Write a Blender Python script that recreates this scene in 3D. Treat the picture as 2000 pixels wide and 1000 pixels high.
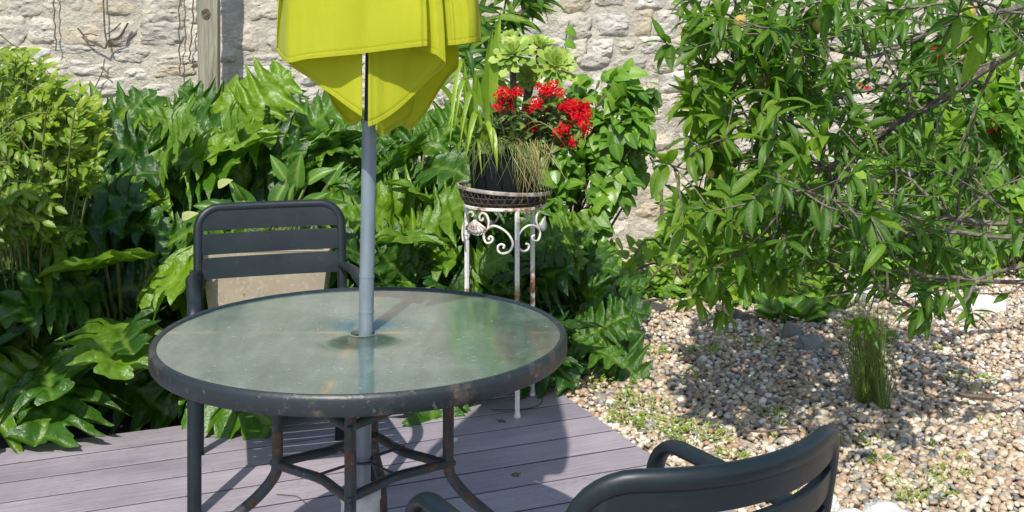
import bpy, math, random
import numpy as np
from mathutils import Vector, Matrix, noise, Quaternion

for o in list(bpy.data.objects):
    bpy.data.objects.remove(o)
S = bpy.context.scene
COL = S.collection
R = math.radians
rng = random.Random(7)
nrng = np.random.RandomState(7)

# ------------------------------------------------------------------ camera, sky, sun, exposure
F, HX, HY, CH = 2189.0, 1000.0, 78.0, 1.37          # focal length in photo pixels, horizon row, eye height
cam_d = bpy.data.cameras.new('camera'); cam = bpy.data.objects.new('camera', cam_d); COL.objects.link(cam)
cam.location = (0, 0, CH); cam.rotation_euler = (R(90), 0, 0)
cam_d.sensor_width = 36; cam_d.lens = F / 2000 * 36; cam_d.shift_y = -(500 - HY) / 2000
cam_d.clip_start = .05; cam_d.clip_end = 500
S.camera = cam

SUN = Vector((-.20, -1.0, 1.14)).normalized()
w = bpy.data.worlds.new('World'); S.world = w; w.use_nodes = True
wn = w.node_tree; wn.nodes.clear()
sky = wn.nodes.new('ShaderNodeTexSky'); sky.sky_type = 'NISHITA'; sky.sun_disc = False
sky.sun_elevation = math.asin(SUN.z); sky.sun_rotation = math.atan2(SUN.x, SUN.y)
bg = wn.nodes.new('ShaderNodeBackground'); bg.inputs[1].default_value = .15
wo = wn.nodes.new('ShaderNodeOutputWorld')
wn.links.new(sky.outputs[0], bg.inputs[0]); wn.links.new(bg.outputs[0], wo.inputs[0])
sd = bpy.data.lights.new('sun', 'SUN'); sd.energy = 4.3; sd.angle = R(.6); sd.color = (1, .95, .86)
so = bpy.data.objects.new('sun', sd); COL.objects.link(so)
so.rotation_euler = SUN.to_track_quat('Z', 'Y').to_euler()
S.view_settings.view_transform = 'Standard'; S.view_settings.look = 'None'
S.view_settings.exposure = .42; S.view_settings.gamma = 1; S.view_settings.use_curve_mapping = False

# ------------------------------------------------------------------ helpers
def P(x, y, d):
    return Vector(((x - HX) / F * d, d, CH - (y - HY) / F * d))

def tag(o, label=None, cat=None, group=None, kind=None):
    if label: o['label'] = label
    if cat: o['category'] = cat
    if group: o['group'] = group
    if kind: o['kind'] = kind
    return o

def empty(name, loc=(0, 0, 0), rz=0, label=None, cat=None, group=None, kind=None):
    o = bpy.data.objects.new(name, None); COL.objects.link(o)
    o.empty_display_size = .05
    o.location = loc; o.rotation_euler = (0, 0, rz)
    return tag(o, label, cat, group, kind)

def link(name, me, parent=None, mat4=None, world=True):
    """link mesh; geometry is given in world space when world is true, so undo the parent's transform"""
    o = bpy.data.objects.new(name, me); COL.objects.link(o)
    if parent is not None:
        o.parent = parent
        if world:
            o.matrix_parent_inverse = parent_world(parent).inverted()
    if mat4 is not None: o.matrix_basis = mat4
    return o

def parent_world(p):
    m = Matrix.LocRotScale(p.location, p.rotation_euler, p.scale)
    if p.parent is not None:
        m = parent_world(p.parent) @ p.matrix_parent_inverse @ m
    return m

class MB:
    def __init__(s): s.v = []; s.f = []; s.a = []
    def add(s, v, f, a=0.0):
        n = len(s.v); s.v += [tuple(p) for p in v]; s.f += [tuple(i + n for i in q) for q in f]
        s.a += (list(a) if hasattr(a, '__len__') else [a] * len(v))
    def mesh(s, name, mat, smooth=True):
        me = bpy.data.meshes.new(name); me.from_pydata(s.v, [], s.f)
        at = me.attributes.new('rnd', 'FLOAT', 'POINT'); at.data.foreach_set('value', np.array(s.a, dtype=np.float32))
        me.polygons.foreach_set('use_smooth', [smooth] * len(s.f))
        me.materials.append(mat); me.update()
        if smooth: me.set_sharp_from_angle(angle=R(38))
        return me
    def build(s, name, mat, parent=None, smooth=True, world=True):
        return link(name, s.mesh(name, mat, smooth), parent, None, world)

def np_mesh(name, V, Fq, mat, smooth=True, rnd=None, vein=None):
    me = bpy.data.meshes.new(name)
    nf, k = Fq.shape
    me.vertices.add(len(V)); me.vertices.foreach_set('co', V.astype(np.float32).ravel())
    me.loops.add(nf * k); me.loops.foreach_set('vertex_index', Fq.astype(np.int32).ravel())
    me.polygons.add(nf); me.polygons.foreach_set('loop_start', np.arange(0, nf * k, k, dtype=np.int32))
    me.polygons.foreach_set('use_smooth', np.full(nf, smooth))
    me.update(calc_edges=True)
    for nm, arr in (('rnd', rnd), ('vein', vein)):
        if arr is not None:
            at = me.attributes.new(nm, 'FLOAT', 'POINT'); at.data.foreach_set('value', arr.astype(np.float32))
    me.materials.append(mat); return me

def smooth_path(pts, n):
    pts = [Vector(p) for p in pts]
    if len(pts) == 2: return [pts[0].lerp(pts[1], i / n) for i in range(n + 1)]
    q = [pts[0] * 2 - pts[1]] + pts + [pts[-1] * 2 - pts[-2]]
    out = []
    m = len(pts) - 1
    for i in range(n + 1):
        u = i / n * m; k = min(int(u), m - 1); t = u - k
        a, b, c, d = q[k], q[k + 1], q[k + 2], q[k + 3]
        out.append(.5 * ((2 * b) + (c - a) * t + (2 * a - 5 * b + 4 * c - d) * t * t + (3 * b - a - 3 * c + d) * t ** 3))
    return out

def lerp_list(l, u):
    if not hasattr(l, '__len__'): return l
    x = u * (len(l) - 1); k = min(int(x), len(l) - 2); return l[k] + (l[k + 1] - l[k]) * (x - k)

def tube(mb, pts, r, seg=8, r2=None, hint=None, a=0.0, caps=True, closed=False):
    """sweep of an ellipse (r along the hint side, r2 across) along pts"""
    pts = [Vector(p) for p in pts]; n = len(pts)
    v = []; N = None
    for i, p in enumerate(pts):
        if closed: T = (pts[(i + 1) % n] - pts[i - 1])
        else: T = pts[min(i + 1, n - 1)] - pts[max(i - 1, 0)]
        T = T.normalized() if T.length > 1e-9 else Vector((0, 0, 1))
        if hint is not None: h = Vector(hint)
        elif N is None: h = Vector((0, 0, 1)) if abs(T.z) < .8 else Vector((1, 0, 0))
        else: h = N
        N = h - T * h.dot(T)
        N = N.normalized() if N.length > 1e-6 else T.orthogonal().normalized()
        B = T.cross(N)
        ra = lerp_list(r, i / max(n - 1, 1)); rb = lerp_list(r2, i / max(n - 1, 1)) if r2 is not None else ra
        for k in range(seg):
            an = 2 * math.pi * k / seg
            v.append(p + N * (ra * math.cos(an)) + B * (rb * math.sin(an)))
    f = []
    rings = n if closed else n - 1
    for i in range(rings):
        j = (i + 1) % n
        for k in range(seg):
            k2 = (k + 1) % seg
            f.append((i * seg + k, i * seg + k2, j * seg + k2, j * seg + k))
    if caps and not closed:
        f.append(tuple(range(seg))[::-1]); f.append(tuple((n - 1) * seg + k for k in range(seg)))
    mb.add(v, f, a)

def lathe(mb, prof, seg=48, c=(0, 0, 0), a=0.0, squash=1.0):
    v = []; f = []
    for (r, z) in prof:
        for k in range(seg):
            an = 2 * math.pi * k / seg
            v.append((c[0] + r * math.cos(an), c[1] + r * math.sin(an) * squash, c[2] + z))
    for i in range(len(prof) - 1):
        for k in range(seg):
            k2 = (k + 1) % seg
            f.append((i * seg + k, i * seg + k2, (i + 1) * seg + k2, (i + 1) * seg + k))
    mb.add(v, f, a)

def box(mb, x0, x1, y0, y1, z0, z1, bev=0.0, a=0.0):
    if bev <= 0:
        v = [(x, y, z) for x in (x0, x1) for y in (y0, y1) for z in (z0, z1)]
        mb.add(v, [(0, 1, 3, 2), (4, 6, 7, 5), (0, 4, 5, 1), (2, 3, 7, 6), (0, 2, 6, 4), (1, 5, 7, 3)], a); return
    # chamfered top edges: rings of the footprint
    rings = [(0, z0), (0, z1 - bev), (bev, z1)]
    v = []
    for ins, z in rings:
        v += [(x0 + ins, y0 + ins, z), (x1 - ins, y0 + ins, z), (x1 - ins, y1 - ins, z), (x0 + ins, y1 - ins, z)]
    f = []
    for i in range(2):
        for k in range(4):
            k2 = (k + 1) % 4; f.append((i * 4 + k, i * 4 + k2, (i + 1) * 4 + k2, (i + 1) * 4 + k))
    f += [(8, 9, 10, 11), (3, 2, 1, 0)]
    mb.add(v, f, a)

# ------------------------------------------------------------------ materials
def new_mat(name):
    m = bpy.data.materials.new(name); m.use_nodes = True
    nt = m.node_tree; b = nt.nodes['Principled BSDF']
    return m, nt, b

def N_(nt, t, **kw):
    n = nt.nodes.new(t)
    for k, v in kw.items(): setattr(n, k, v)
    return n

def coords(nt, scale=(1, 1, 1), kind='Object'):
    tc = N_(nt, 'ShaderNodeTexCoord'); mp = N_(nt, 'ShaderNodeMapping'); mp.inputs['Scale'].default_value = scale
    nt.links.new(tc.outputs[kind], mp.inputs[0]); return mp.outputs[0]

def noise_tex(nt, vec, scale, detail=5, rough=.55, dist=0):
    n = N_(nt, 'ShaderNodeTexNoise'); n.inputs['Scale'].default_value = scale; n.inputs['Detail'].default_value = detail
    n.inputs['Roughness'].default_value = rough; n.inputs['Distortion'].default_value = dist
    if vec: nt.links.new(vec, n.inputs['Vector'])
    return n.outputs[0]

def ramp(nt, fac, stops, interp='LINEAR'):
    r = N_(nt, 'ShaderNodeValToRGB'); r.color_ramp.interpolation = interp
    e = r.color_ramp.elements
    while len(e) < len(stops): e.new(.5)
    for i, (p, c) in enumerate(stops):
        e[i].position = p; e[i].color = (c[0], c[1], c[2], 1) if len(c) == 3 else c
    nt.links.new(fac, r.inputs[0]); return r.outputs[0]

def mix(nt, fac, a, b, mode='MIX'):
    m = N_(nt, 'ShaderNodeMix', data_type='RGBA', blend_type=mode)
    for s, v in ((m.inputs[0], fac), (m.inputs[6], a), (m.inputs[7], b)):
        if isinstance(v, (int, float)): s.default_value = v
        elif isinstance(v, tuple): s.default_value = (*v, 1) if len(v) == 3 else v
        else: nt.links.new(v, s)
    return m.outputs[2]

def grey(v): return (v, v, v)

def bump(nt, b, h, strength=.3, dist=.01):
    n = N_(nt, 'ShaderNodeBump'); n.inputs['Strength'].default_value = strength; n.inputs['Distance'].default_value = dist
    nt.links.new(h, n.inputs['Height']); nt.links.new(n.outputs[0], b.inputs['Normal']); return n

def attr(nt, name):
    a = N_(nt, 'ShaderNodeAttribute'); a.attribute_name = name; return a.outputs['Fac']

def leaf_mat(name, stops, vein=(.25, .35, .06), veinamt=.6, rough=.38, trans=.3, nscale=14, bumps=.25, spec=.5):
    m, nt, b = new_mat(name)
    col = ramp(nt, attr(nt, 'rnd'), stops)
    nz = noise_tex(nt, coords(nt), nscale, 4)
    col = mix(nt, .35, col, mix(nt, 1, col, ramp(nt, nz, [(.3, grey(.45)), (.7, grey(1.5))]), 'MULTIPLY'))
    if name in ('acanthus_leaf', 'peach_leaf', 'climber_leaf'):
        wc = N_(nt, 'ShaderNodeTexCoord'); n7 = N_(nt, 'ShaderNodeNewGeometry'); n8 = noise_tex(nt, n7.outputs['Position'], 9, 5, .7)
        col = mix(nt, ramp(nt, n8, [(.64, grey(0)), (.72, grey(.5))]), col, (.20, .17, .03))
    vm = N_(nt, 'ShaderNodeMath', operation='MULTIPLY'); nt.links.new(attr(nt, 'vein'), vm.inputs[0]); vm.inputs[1].default_value = veinamt
    col = mix(nt, vm.outputs[0], col, vein)
    nt.links.new(col, b.inputs['Base Color']); b.inputs['Roughness'].default_value = rough
    b.inputs['Specular IOR Level'].default_value = spec
    bump(nt, b, nz, bumps, .01)
    tr = N_(nt, 'ShaderNodeBsdfTranslucent'); nt.links.new(mix(nt, 1, col, (1.5, 1.7, .5), 'MULTIPLY'), tr.inputs[0])
    ms = N_(nt, 'ShaderNodeMixShader'); ms.inputs[0].default_value = trans
    nt.links.new(b.outputs[0], ms.inputs[1]); nt.links.new(tr.outputs[0], ms.inputs[2])
    nt.links.new(ms.outputs[0], nt.nodes['Material Output'].inputs[0])
    return m

M = {}
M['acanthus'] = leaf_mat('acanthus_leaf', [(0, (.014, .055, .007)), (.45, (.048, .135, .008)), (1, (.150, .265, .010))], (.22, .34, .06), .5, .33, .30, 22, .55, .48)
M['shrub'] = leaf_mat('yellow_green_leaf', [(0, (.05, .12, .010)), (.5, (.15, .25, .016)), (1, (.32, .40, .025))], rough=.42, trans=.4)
M['climber'] = leaf_mat('climber_leaf', [(0, (.04, .13, .015)), (.5, (.09, .22, .02)), (1, (.19, .34, .03))], rough=.36, trans=.34)
M['peach'] = leaf_mat('peach_leaf', [(0, (.028, .088, .010)), (.5, (.072, .172, .014)), (1, (.21, .33, .022))], (.2, .3, .08), .4, .42, .50, 14, .2, .35)
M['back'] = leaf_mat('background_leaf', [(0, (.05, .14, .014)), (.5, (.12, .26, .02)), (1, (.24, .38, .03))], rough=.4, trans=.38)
M['strap'] = leaf_mat('strap_leaf', [(0, (.06, .15, .012)), (1, (.24, .36, .03))], (.3, .4, .1), .3, .38, .32)
M['arum'] = leaf_mat('broad_leaf', [(0, (.03, .11, .015)), (1, (.12, .25, .03))], (.3, .4, .12), .7, .33, .3)
M['aeonium'] = leaf_mat('succulent_leaf', [(0, (.10, .21, .025)), (1, (.32, .42, .07))], (.35, .4, .15), .3, .45, .15, 20, .1)
M['grass'] = leaf_mat('grass_blade', [(0, (.05, .10, .02)), (.6, (.12, .18, .03)), (1, (.22, .26, .06))], rough=.5, trans=.3)
M['dry'] = leaf_mat('dry_grass', [(0, (.08, .14, .025)), (.45, (.17, .19, .05)), (.75, (.34, .27, .11)), (1, (.48, .37, .19))], rough=.6, trans=.25)
M['weed'] = leaf_mat('weed_leaf', [(0, (.06, .12, .012)), (.5, (.15, .24, .02)), (1, (.32, .36, .05))], rough=.5, trans=.35)
M['kal'] = leaf_mat('kalanchoe_leaf', [(0, (.03, .09, .015)), (1, (.12, .16, .04))], rough=.35, trans=.1)
M['pale'] = leaf_mat('faded_leaf', [(0, (.3, .36, .12)), (1, (.5, .5, .25))], rough=.5, trans=.3)

def simple(name, c, rough=.5, metal=0, spec=.5):
    m, nt, b = new_mat(name); b.inputs['Base Color'].default_value = (*c, 1); b.inputs['Roughness'].default_value = rough
    b.inputs['Metallic'].default_value = metal; b.inputs['Specular IOR Level'].default_value = spec; return m

def bark(name, c0, c1, sc=30):
    m, nt, b = new_mat(name); nz = noise_tex(nt, coords(nt), sc, 6, .65)
    nt.links.new(ramp(nt, nz, [(.35, c0), (.65, c1)]), b.inputs['Base Color']); b.inputs['Roughness'].default_value = .85
    bump(nt, b, nz, .5, .005); return m
M['bark'] = bark('bark', (.05, .04, .03), (.20, .17, .135), 55)
M['stem'] = bark('green_stem', (.06, .10, .02), (.14, .17, .04))
M['twig'] = bark('dry_twig', (.07, .045, .03), (.16, .12, .085))

# decking
m, nt, b = new_mat('deck_composite'); M['deck'] = m
oi = N_(nt, 'ShaderNodeObjectInfo'); tc = N_(nt, 'ShaderNodeTexCoord')
ad = N_(nt, 'ShaderNodeVectorMath', operation='ADD'); nt.links.new(tc.outputs['Object'], ad.inputs[0])
sc_ = N_(nt, 'ShaderNodeVectorMath', operation='SCALE'); nt.links.new(oi.outputs['Random'], sc_.inputs['Scale'])
sc_.inputs[0].default_value = (37, 19, 11); nt.links.new(sc_.outputs[0], ad.inputs[1])
def mapv(vec, s):
    mp = N_(nt, 'ShaderNodeMapping'); mp.inputs['Scale'].default_value = s; nt.links.new(vec, mp.inputs[0]); return mp.outputs[0]
base = ramp(nt, oi.outputs['Random'], [(0, (.265, .238, .272)), (1, (.335, .305, .338))])
st = noise_tex(nt, mapv(ad.outputs[0], (1.2, 60, 60)), 3, 6, .7)
col = mix(nt, .75, base, mix(nt, 1, base, ramp(nt, st, [(.25, grey(.55)), (.75, grey(1.35))]), 'MULTIPLY'))
bl = noise_tex(nt, mapv(ad.outputs[0], (1, 1.5, 1)), 2.2, 5, .6)
col = mix(nt, .8, col, mix(nt, 1, col, ramp(nt, bl, [(.3, (.66, .66, .72)), (.7, (1.2, 1.15, 1.12))]), 'MULTIPLY'))
sp = noise_tex(nt, mapv(ad.outputs[0], (14, 40, 20)), 3.2, 3, .5)
col = mix(nt, ramp(nt, sp, [(.72, grey(0)), (.78, grey(.6))]), col, (.47, .43, .45))
sp2 = noise_tex(nt, mapv(ad.outputs[0], (9, 30, 20)), 4.1, 3, .5)
mask = ramp(nt, noise_tex(nt, mapv(ad.outputs[0], (1, 1, 1)), 1.7, 2), [(.5, grey(0)), (.62, grey(1))])
col = mix(nt, mix(nt, 1, ramp(nt, sp2, [(.60, grey(0)), (.68, grey(.5))]), mask, 'MULTIPLY'), col, (.10, .08, .10))
nt.links.new(col, b.inputs['Base Color'])
nt.links.new(ramp(nt, bl, [(.3, grey(.42)), (.7, grey(.62))]), b.inputs['Roughness'])
bump(nt, b, st, .35, .002)

# chair enamel
m, nt, b = new_mat('chair_enamel'); M['chair'] = m
nz = noise_tex(nt, coords(nt), 60, 4)
nb = noise_tex(nt, coords(nt), 6, 4)
c0 = ramp(nt, nb, [(.3, (.007, .012, .015)), (.7, (.011, .018, .022))])
c0 = mix(nt, ramp(nt, noise_tex(nt, coords(nt), 42, 3, .5), [(.60, grey(0)), (.76, grey(.07))]), c0, (.12, .14, .15))
b.inputs['Specular IOR Level'].default_value = .32
nt.links.new(c0, b.inputs['Base Color']); nt.links.new(ramp(nt, nb, [(.3, grey(.33)), (.7, grey(.48))]), b.inputs['Roughness'])
bump(nt, b, nz, .12, .001)

# rusty dark table steel
m, nt, b = new_mat('rusty_dark_steel'); M['steel'] = m
n1 = noise_tex(nt, coords(nt), 22, 6, .7); n2 = noise_tex(nt, coords(nt), 70, 5, .6); n3 = noise_tex(nt, coords(nt), 9, 4)
c0 = ramp(nt, n3, [(.3, (.015, .022, .024)), (.7, (.035, .046, .048))])
c0 = mix(nt, ramp(nt, n1, [(.50, grey(0)), (.60, grey(.85))]), c0, ramp(nt, n2, [(.3, (.055, .022, .010)), (.7, (.17, .085, .045))]))
c0 = mix(nt, ramp(nt, n2, [(.64, grey(0)), (.70, grey(.6))]), c0, (.16, .19, .16))
nt.links.new(c0, b.inputs['Base Color']); nt.links.new(ramp(nt, n1, [(.4, grey(.38)), (.6, grey(.85))]), b.inputs['Roughness'])
bump(nt, b, n2, .5, .002)
# rim: less rust
m, nt, b = new_mat('table_rim_enamel'); M['rim'] = m
n1 = noise_tex(nt, coords(nt), 14, 6, .7); n2 = noise_tex(nt, coords(nt), 55, 5, .65)
c0 = mix(nt, ramp(nt, n1, [(.56, grey(0)), (.66, grey(.7))]), (.013, .020, .024), ramp(nt, n2, [(.3, (.03, .03, .03)), (.7, (.13, .09, .06))]))
c0 = mix(nt, ramp(nt, n2, [(.62, grey(0)), (.70, grey(.5))]), c0, (.14, .18, .17))
nt.links.new(c0, b.inputs['Base Color']); b.inputs['Roughness'].default_value = .42
bump(nt, b, n2, .5, .002)

# frosted green glass
m, nt, b = new_mat('frosted_table_glass'); M['glass'] = m
v = coords(nt)
n1 = noise_tex(nt, v, 5, 5, .6); n2 = noise_tex(nt, coords(nt, (16, 2.5, 1)), 2.2, 5, .6); n3 = noise_tex(nt, v, 90, 3, .6)
c0 = ramp(nt, n1, [(.3, (.045, .090, .075)), (.5, (.070, .122, .102)), (.72, (.13, .170, .145))])
c0 = mix(nt, .6, c0, mix(nt, 1, c0, ramp(nt, n2, [(.3, grey(.62)), (.7, grey(1.4))]), 'MULTIPLY'))
c0 = mix(nt, ramp(nt, n3, [(.64, grey(0)), (.74, grey(.6))]), c0, (.42, .44, .40))
n4 = noise_tex(nt, v, 11, 6, .7, 1.2)
c0 = mix(nt, ramp(nt, n4, [(.50, grey(0)), (.72, grey(.30))]), c0, (.22, .26, .22))
n5 = noise_tex(nt, v, 40, 4, .6)
c0 = mix(nt, ramp(nt, n5, [(.66, grey(0)), (.72, grey(.6))]), c0, (.10, .10, .07))
# rust and pollen smear lines across the top
sx = N_(nt, 'ShaderNodeSeparateXYZ'); tcg = N_(nt, 'ShaderNodeTexCoord'); nt.links.new(tcg.outputs['Object'], sx.inputs[0])
def band(out, c, wd):
    a1 = N_(nt, 'ShaderNodeMath', operation='SUBTRACT'); nt.links.new(out, a1.inputs[0]); a1.inputs[1].default_value = c
    a2 = N_(nt, 'ShaderNodeMath', operation='ABSOLUTE'); nt.links.new(a1.outputs[0], a2.inputs[0])
    a3 = N_(nt, 'ShaderNodeMapRange'); nt.links.new(a2.outputs[0], a3.inputs[0]); a3.inputs[1].default_value = 0; a3.inputs[2].default_value = wd
    a3.inputs[3].default_value = 1; a3.inputs[4].default_value = 0; return a3.outputs[0]
nsm = ramp(nt, noise_tex(nt, coords(nt, (3, 3, 1)), 3, 5, .7), [(.42, grey(0)), (.62, grey(1))])
s1 = mix(nt, 1, band(sx.outputs[1], .008, .016), nsm, 'MULTIPLY'); s2 = mix(nt, 1, band(sx.outputs[0], -.012, .018), nsm, 'MULTIPLY')
c0 = mix(nt, mix(nt, .55, (0, 0, 0), mix(nt, 1, s1, s2, 'ADD')), c0, (.38, .26, .10))
nt.links.new(c0, b.inputs['Base Color'])
nt.links.new(ramp(nt, n4, [(.3, grey(.10)), (.7, grey(.26))]), b.inputs['Roughness'])
b.inputs['IOR'].default_value = 1.52; b.inputs['Coat Weight'].default_value = .6; b.inputs['Coat Roughness'].default_value = .1
b.inputs['Transmission Weight'].default_value = 0
bump(nt, b, n2, .05, .002)

# umbrella
m, nt, b = new_mat('lime_canopy_fabric'); M['fabric'] = m
wv = noise_tex(nt, coords(nt, (1, 1, 1)), 420, 2); nb = noise_tex(nt, coords(nt), 4, 4)
c0 = ramp(nt, nb, [(.3, (.57, .605, .04)), (.7, (.635, .67, .06))])
c0 = mix(nt, ramp(nt, noise_tex(nt, coords(nt), 38, 2, .4), [(.77, grey(0)), (.80, grey(.7))]), c0, (.2, .2, .05))
nt.links.new(c0, b.inputs['Base Color']); b.inputs['Roughness'].default_value = .8; b.inputs['Specular IOR Level'].default_value = .2
b.inputs['Sheen Weight'].default_value = .1
cr = noise_tex(nt, coords(nt, (1, 1, .45)), 11, 5, .55, .8)
bump(nt, b, mix(nt, .12, cr, wv), .55, .012)
tr = N_(nt, 'ShaderNodeBsdfTranslucent'); nt.links.new(mix(nt, 1, c0, (1.25, 1.2, .5), 'MULTIPLY'), tr.inputs[0])
ms = N_(nt, 'ShaderNodeMixShader'); ms.inputs[0].default_value = .6
nt.links.new(b.outputs[0], ms.inputs[1]); nt.links.new(tr.outputs[0], ms.inputs[2]); nt.links.new(ms.outputs[0], nt.nodes['Material Output'].inputs[0])
M['pole'] = simple('blue_grey_pole', (.17, .24, .31), .36, .25)
m, nt, b = new_mat('blue_grey_pole2'); M['pole'] = m
nz = noise_tex(nt, coords(nt, (1, 1, .3)), 40, 4)
nt.links.new(ramp(nt, nz, [(.3, (.15, .19, .225)), (.7, (.205, .25, .285))]), b.inputs['Base Color']); b.inputs['Roughness'].default_value = .38; b.inputs['Metallic'].default_value = .2
M['pole_dark'] = simple('dark_inner_pole', (.045, .055, .06), .4, .3)
# white weathered / rusty white
m, nt, b = new_mat('rusty_white_paint'); M['white'] = m
n1 = noise_tex(nt, coords(nt), 13, 6, .7); n2 = noise_tex(nt, coords(nt), 90, 4, .6)
c0 = mix(nt, ramp(nt, n1, [(.53, grey(0)), (.62, grey(.95))]), ramp(nt, n2, [(.3, (.55, .53, .49)), (.7, (.68, .67, .63))]), ramp(nt, n2, [(.3, (.13, .05, .02)), (.7, (.33, .15, .06))]))
nt.links.new(c0, b.inputs['Base Color']); b.inputs['Roughness'].default_value = .55; bump(nt, b, n1, .4, .003)
m, nt, b = new_mat('white_leg_paint'); M['whiteleg'] = m
sx = N_(nt, 'ShaderNodeSeparateXYZ'); tcg = N_(nt, 'ShaderNodeTexCoord'); nt.links.new(tcg.outputs['Object'], sx.inputs[0])
n1 = noise_tex(nt, coords(nt), 11, 6, .7); n2 = noise_tex(nt, coords(nt), 90, 4, .6)
lo = ramp(nt, sx.outputs[2], [(.30, grey(0)), (.36, grey(1)), (.44, grey(1)), (.50, grey(0))])
fa = mix(nt, 1, ramp(nt, n1, [(.42, grey(0)), (.50, grey(1))]), lo, 'MULTIPLY')
fa = mix(nt, 1, fa, ramp(nt, n1, [(.60, grey(0)), (.68, grey(.9))]), 'ADD')
c0 = mix(nt, fa, ramp(nt, n2, [(.3, (.60, .60, .57)), (.7, (.74, .74, .71))]), ramp(nt, n2, [(.3, (.10, .035, .015)), (.7, (.42, .20, .08))]))
nt.links.new(c0, b.inputs['Base Color']); b.inputs['Roughness'].default_value = .5; bump(nt, b, n1, .3, .003)
m, nt, b = new_mat('weathered_white_plastic'); M['bucket'] = m
n1 = noise_tex(nt, coords(nt), 25, 5, .6)
nt.links.new(ramp(nt, n1, [(.35, (.34, .35, .36)), (.65, (.55, .56, .56))]), b.inputs['Base Color']); b.inputs['Roughness'].default_value = .7; bump(nt, b, n1, .5, .004)
M['dark_wire'] = bark('rusty_wire', (.035, .028, .022), (.11, .08, .06), 60)
M['oldrim'] = bark('aged_white_rim', (.10, .06, .035), (.42, .40, .37), 18)
M['pot'] = simple('black_plastic_pot', (.006, .008, .009), .55, 0, .3)
M['liner'] = bark('black_basket_liner', (.012, .012, .010), (.04, .036, .028), 90)
M['gap_shade'] = bark('gap_shade_dark', (.012, .010, .010), (.028, .023, .024), 40)  # near-black colour standing in for the shade between deck boards
M['soil'] = bark('soil', (.030, .022, .015), (.085, .06, .042), 25)
# planter
m, nt, b = new_mat('terrazzo_planter'); M['planter'] = m
vv = N_(nt, 'ShaderNodeTexVoronoi'); vv.inputs['Scale'].default_value = 55; nt.links.new(coords(nt), vv.inputs[0])
n1 = noise_tex(nt, coords(nt), 6, 5); n2 = noise_tex(nt, coords(nt), 60, 3)
c0 = ramp(nt, n1, [(.3, (.27, .23, .165)), (.7, (.36, .31, .235))])
c0 = mix(nt, ramp(nt, n2, [(.54, grey(0)), (.66, grey(.38))]), c0, (.46, .43, .36))
nt.links.new(c0, b.inputs['Base Color']); b.inputs['Roughness'].default_value = .7
# timber
m, nt, b = new_mat('weathered_timber'); M['timber'] = m
g = noise_tex(nt, coords(nt, (26, 26, 1.6)), 2.5, 7, .65, .6)
c0 = ramp(nt, g, [(.3, (.10, .10, .07)), (.5, (.21, .20, .15)), (.7, (.31, .29, .22))])
nt.links.new(c0, b.inputs['Base Color']); b.inputs['Roughness'].default_value = .85; bump(nt, b, g, .6, .006)
# stone
def stone_mat(name, cs, sc=1.0, kind='rnd'):
    m, nt, b = new_mat(name)
    tc = N_(nt, 'ShaderNodeTexCoord'); vec = tc.outputs['Object']
    n1 = noise_tex(nt, vec, 5 * sc, 8, .68, .3); n2 = noise_tex(nt, vec, 26 * sc, 8, .7); n3 = noise_tex(nt, vec, 2.1 * sc, 4, .6, .5)
    c = ramp(nt, attr(nt, 'rnd'), cs)
    c = mix(nt, .8, c, mix(nt, 1, c, ramp(nt, n1, [(.25, (.62, .62, .64)), (.5, (1, 1, 1)), (.75, (1.25, 1.22, 1.15))]), 'MULTIPLY'))
    c = mix(nt, ramp(nt, n3, [(.56, grey(0)), (.74, grey(.5))]), c, (.33, .26, .14))
    c = mix(nt, ramp(nt, n2, [(.60, grey(0)), (.70, grey(.45))]), c, (.13, .12, .105))
    c = mix(nt, ramp(nt, n2, [(.30, grey(.5)), (.40, grey(0))]), c, (.62, .61, .58))
    nt.links.new(c, b.inputs['Base Color']); b.inputs['Roughness'].default_value = .92; b.inputs['Specular IOR Level'].default_value = .2
    ht = mix(nt, .5, n1, n2); bump(nt, b, ht, 1.0, .06); return m
M['stone'] = stone_mat('limestone', [(0, (.45, .43, .385)), (.35, (.54, .505, .43)), (.65, (.60, .575, .515)), (.85, (.49, .42, .31)), (1, (.63, .62, .59))])
M['mortar'] = stone_mat('lime_mortar', [(0, (.47, .43, .355)), (1, (.55, .51, .43))], 1.3)
M['rock'] = stone_mat('white_rock', [(0, (.26, .26, .24)), (1, (1.0, .99, .95))], 1.7)
m, nt, b = new_mat('pebble'); M['pebble'] = m
c = ramp(nt, attr(nt, 'rnd'), [(0, (.14, .135, .13)), (.12, (.27, .26, .25)), (.25, (.33, .26, .18)), (.42, (.47, .36, .24)), (.52, (.30, .185, .11)), (.66, (.48, .38, .27)), (.90, (.56, .49, .39)), (1, (.74, .72, .68))])
nz = noise_tex(nt, coords(nt), 90, 4, .6)
c = mix(nt, .5, c, mix(nt, 1, c, ramp(nt, nz, [(.3, grey(.65)), (.7, grey(1.25))]), 'MULTIPLY'))
nt.links.new(c, b.inputs['Base Color']); b.inputs['Roughness'].default_value = .6
m, nt, b = new_mat('gravel_bed'); M['bed'] = m
vv = N_(nt, 'ShaderNodeTexVoronoi'); vv.inputs['Scale'].default_value = 38; nt.links.new(coords(nt), vv.inputs[0])
sep = N_(nt, 'ShaderNodeSeparateColor'); nt.links.new(vv.outputs['Color'], sep.inputs[0])
c = ramp(nt, sep.outputs[0], [(0, (.12, .10, .08)), (.4, (.28, .22, .16)), (.7, (.42, .36, .28)), (1, (.55, .52, .47))])
nt.links.new(c, b.inputs['Base Color']); b.inputs['Roughness'].default_value = .9
bn = bump(nt, b, vv.outputs['Distance'], .8, .01); bn.invert = True
M['red'] = simple('red_petal', (.62, .012, .018), .5)
m, nt, b = new_mat('red_petals'); M['red'] = m
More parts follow.
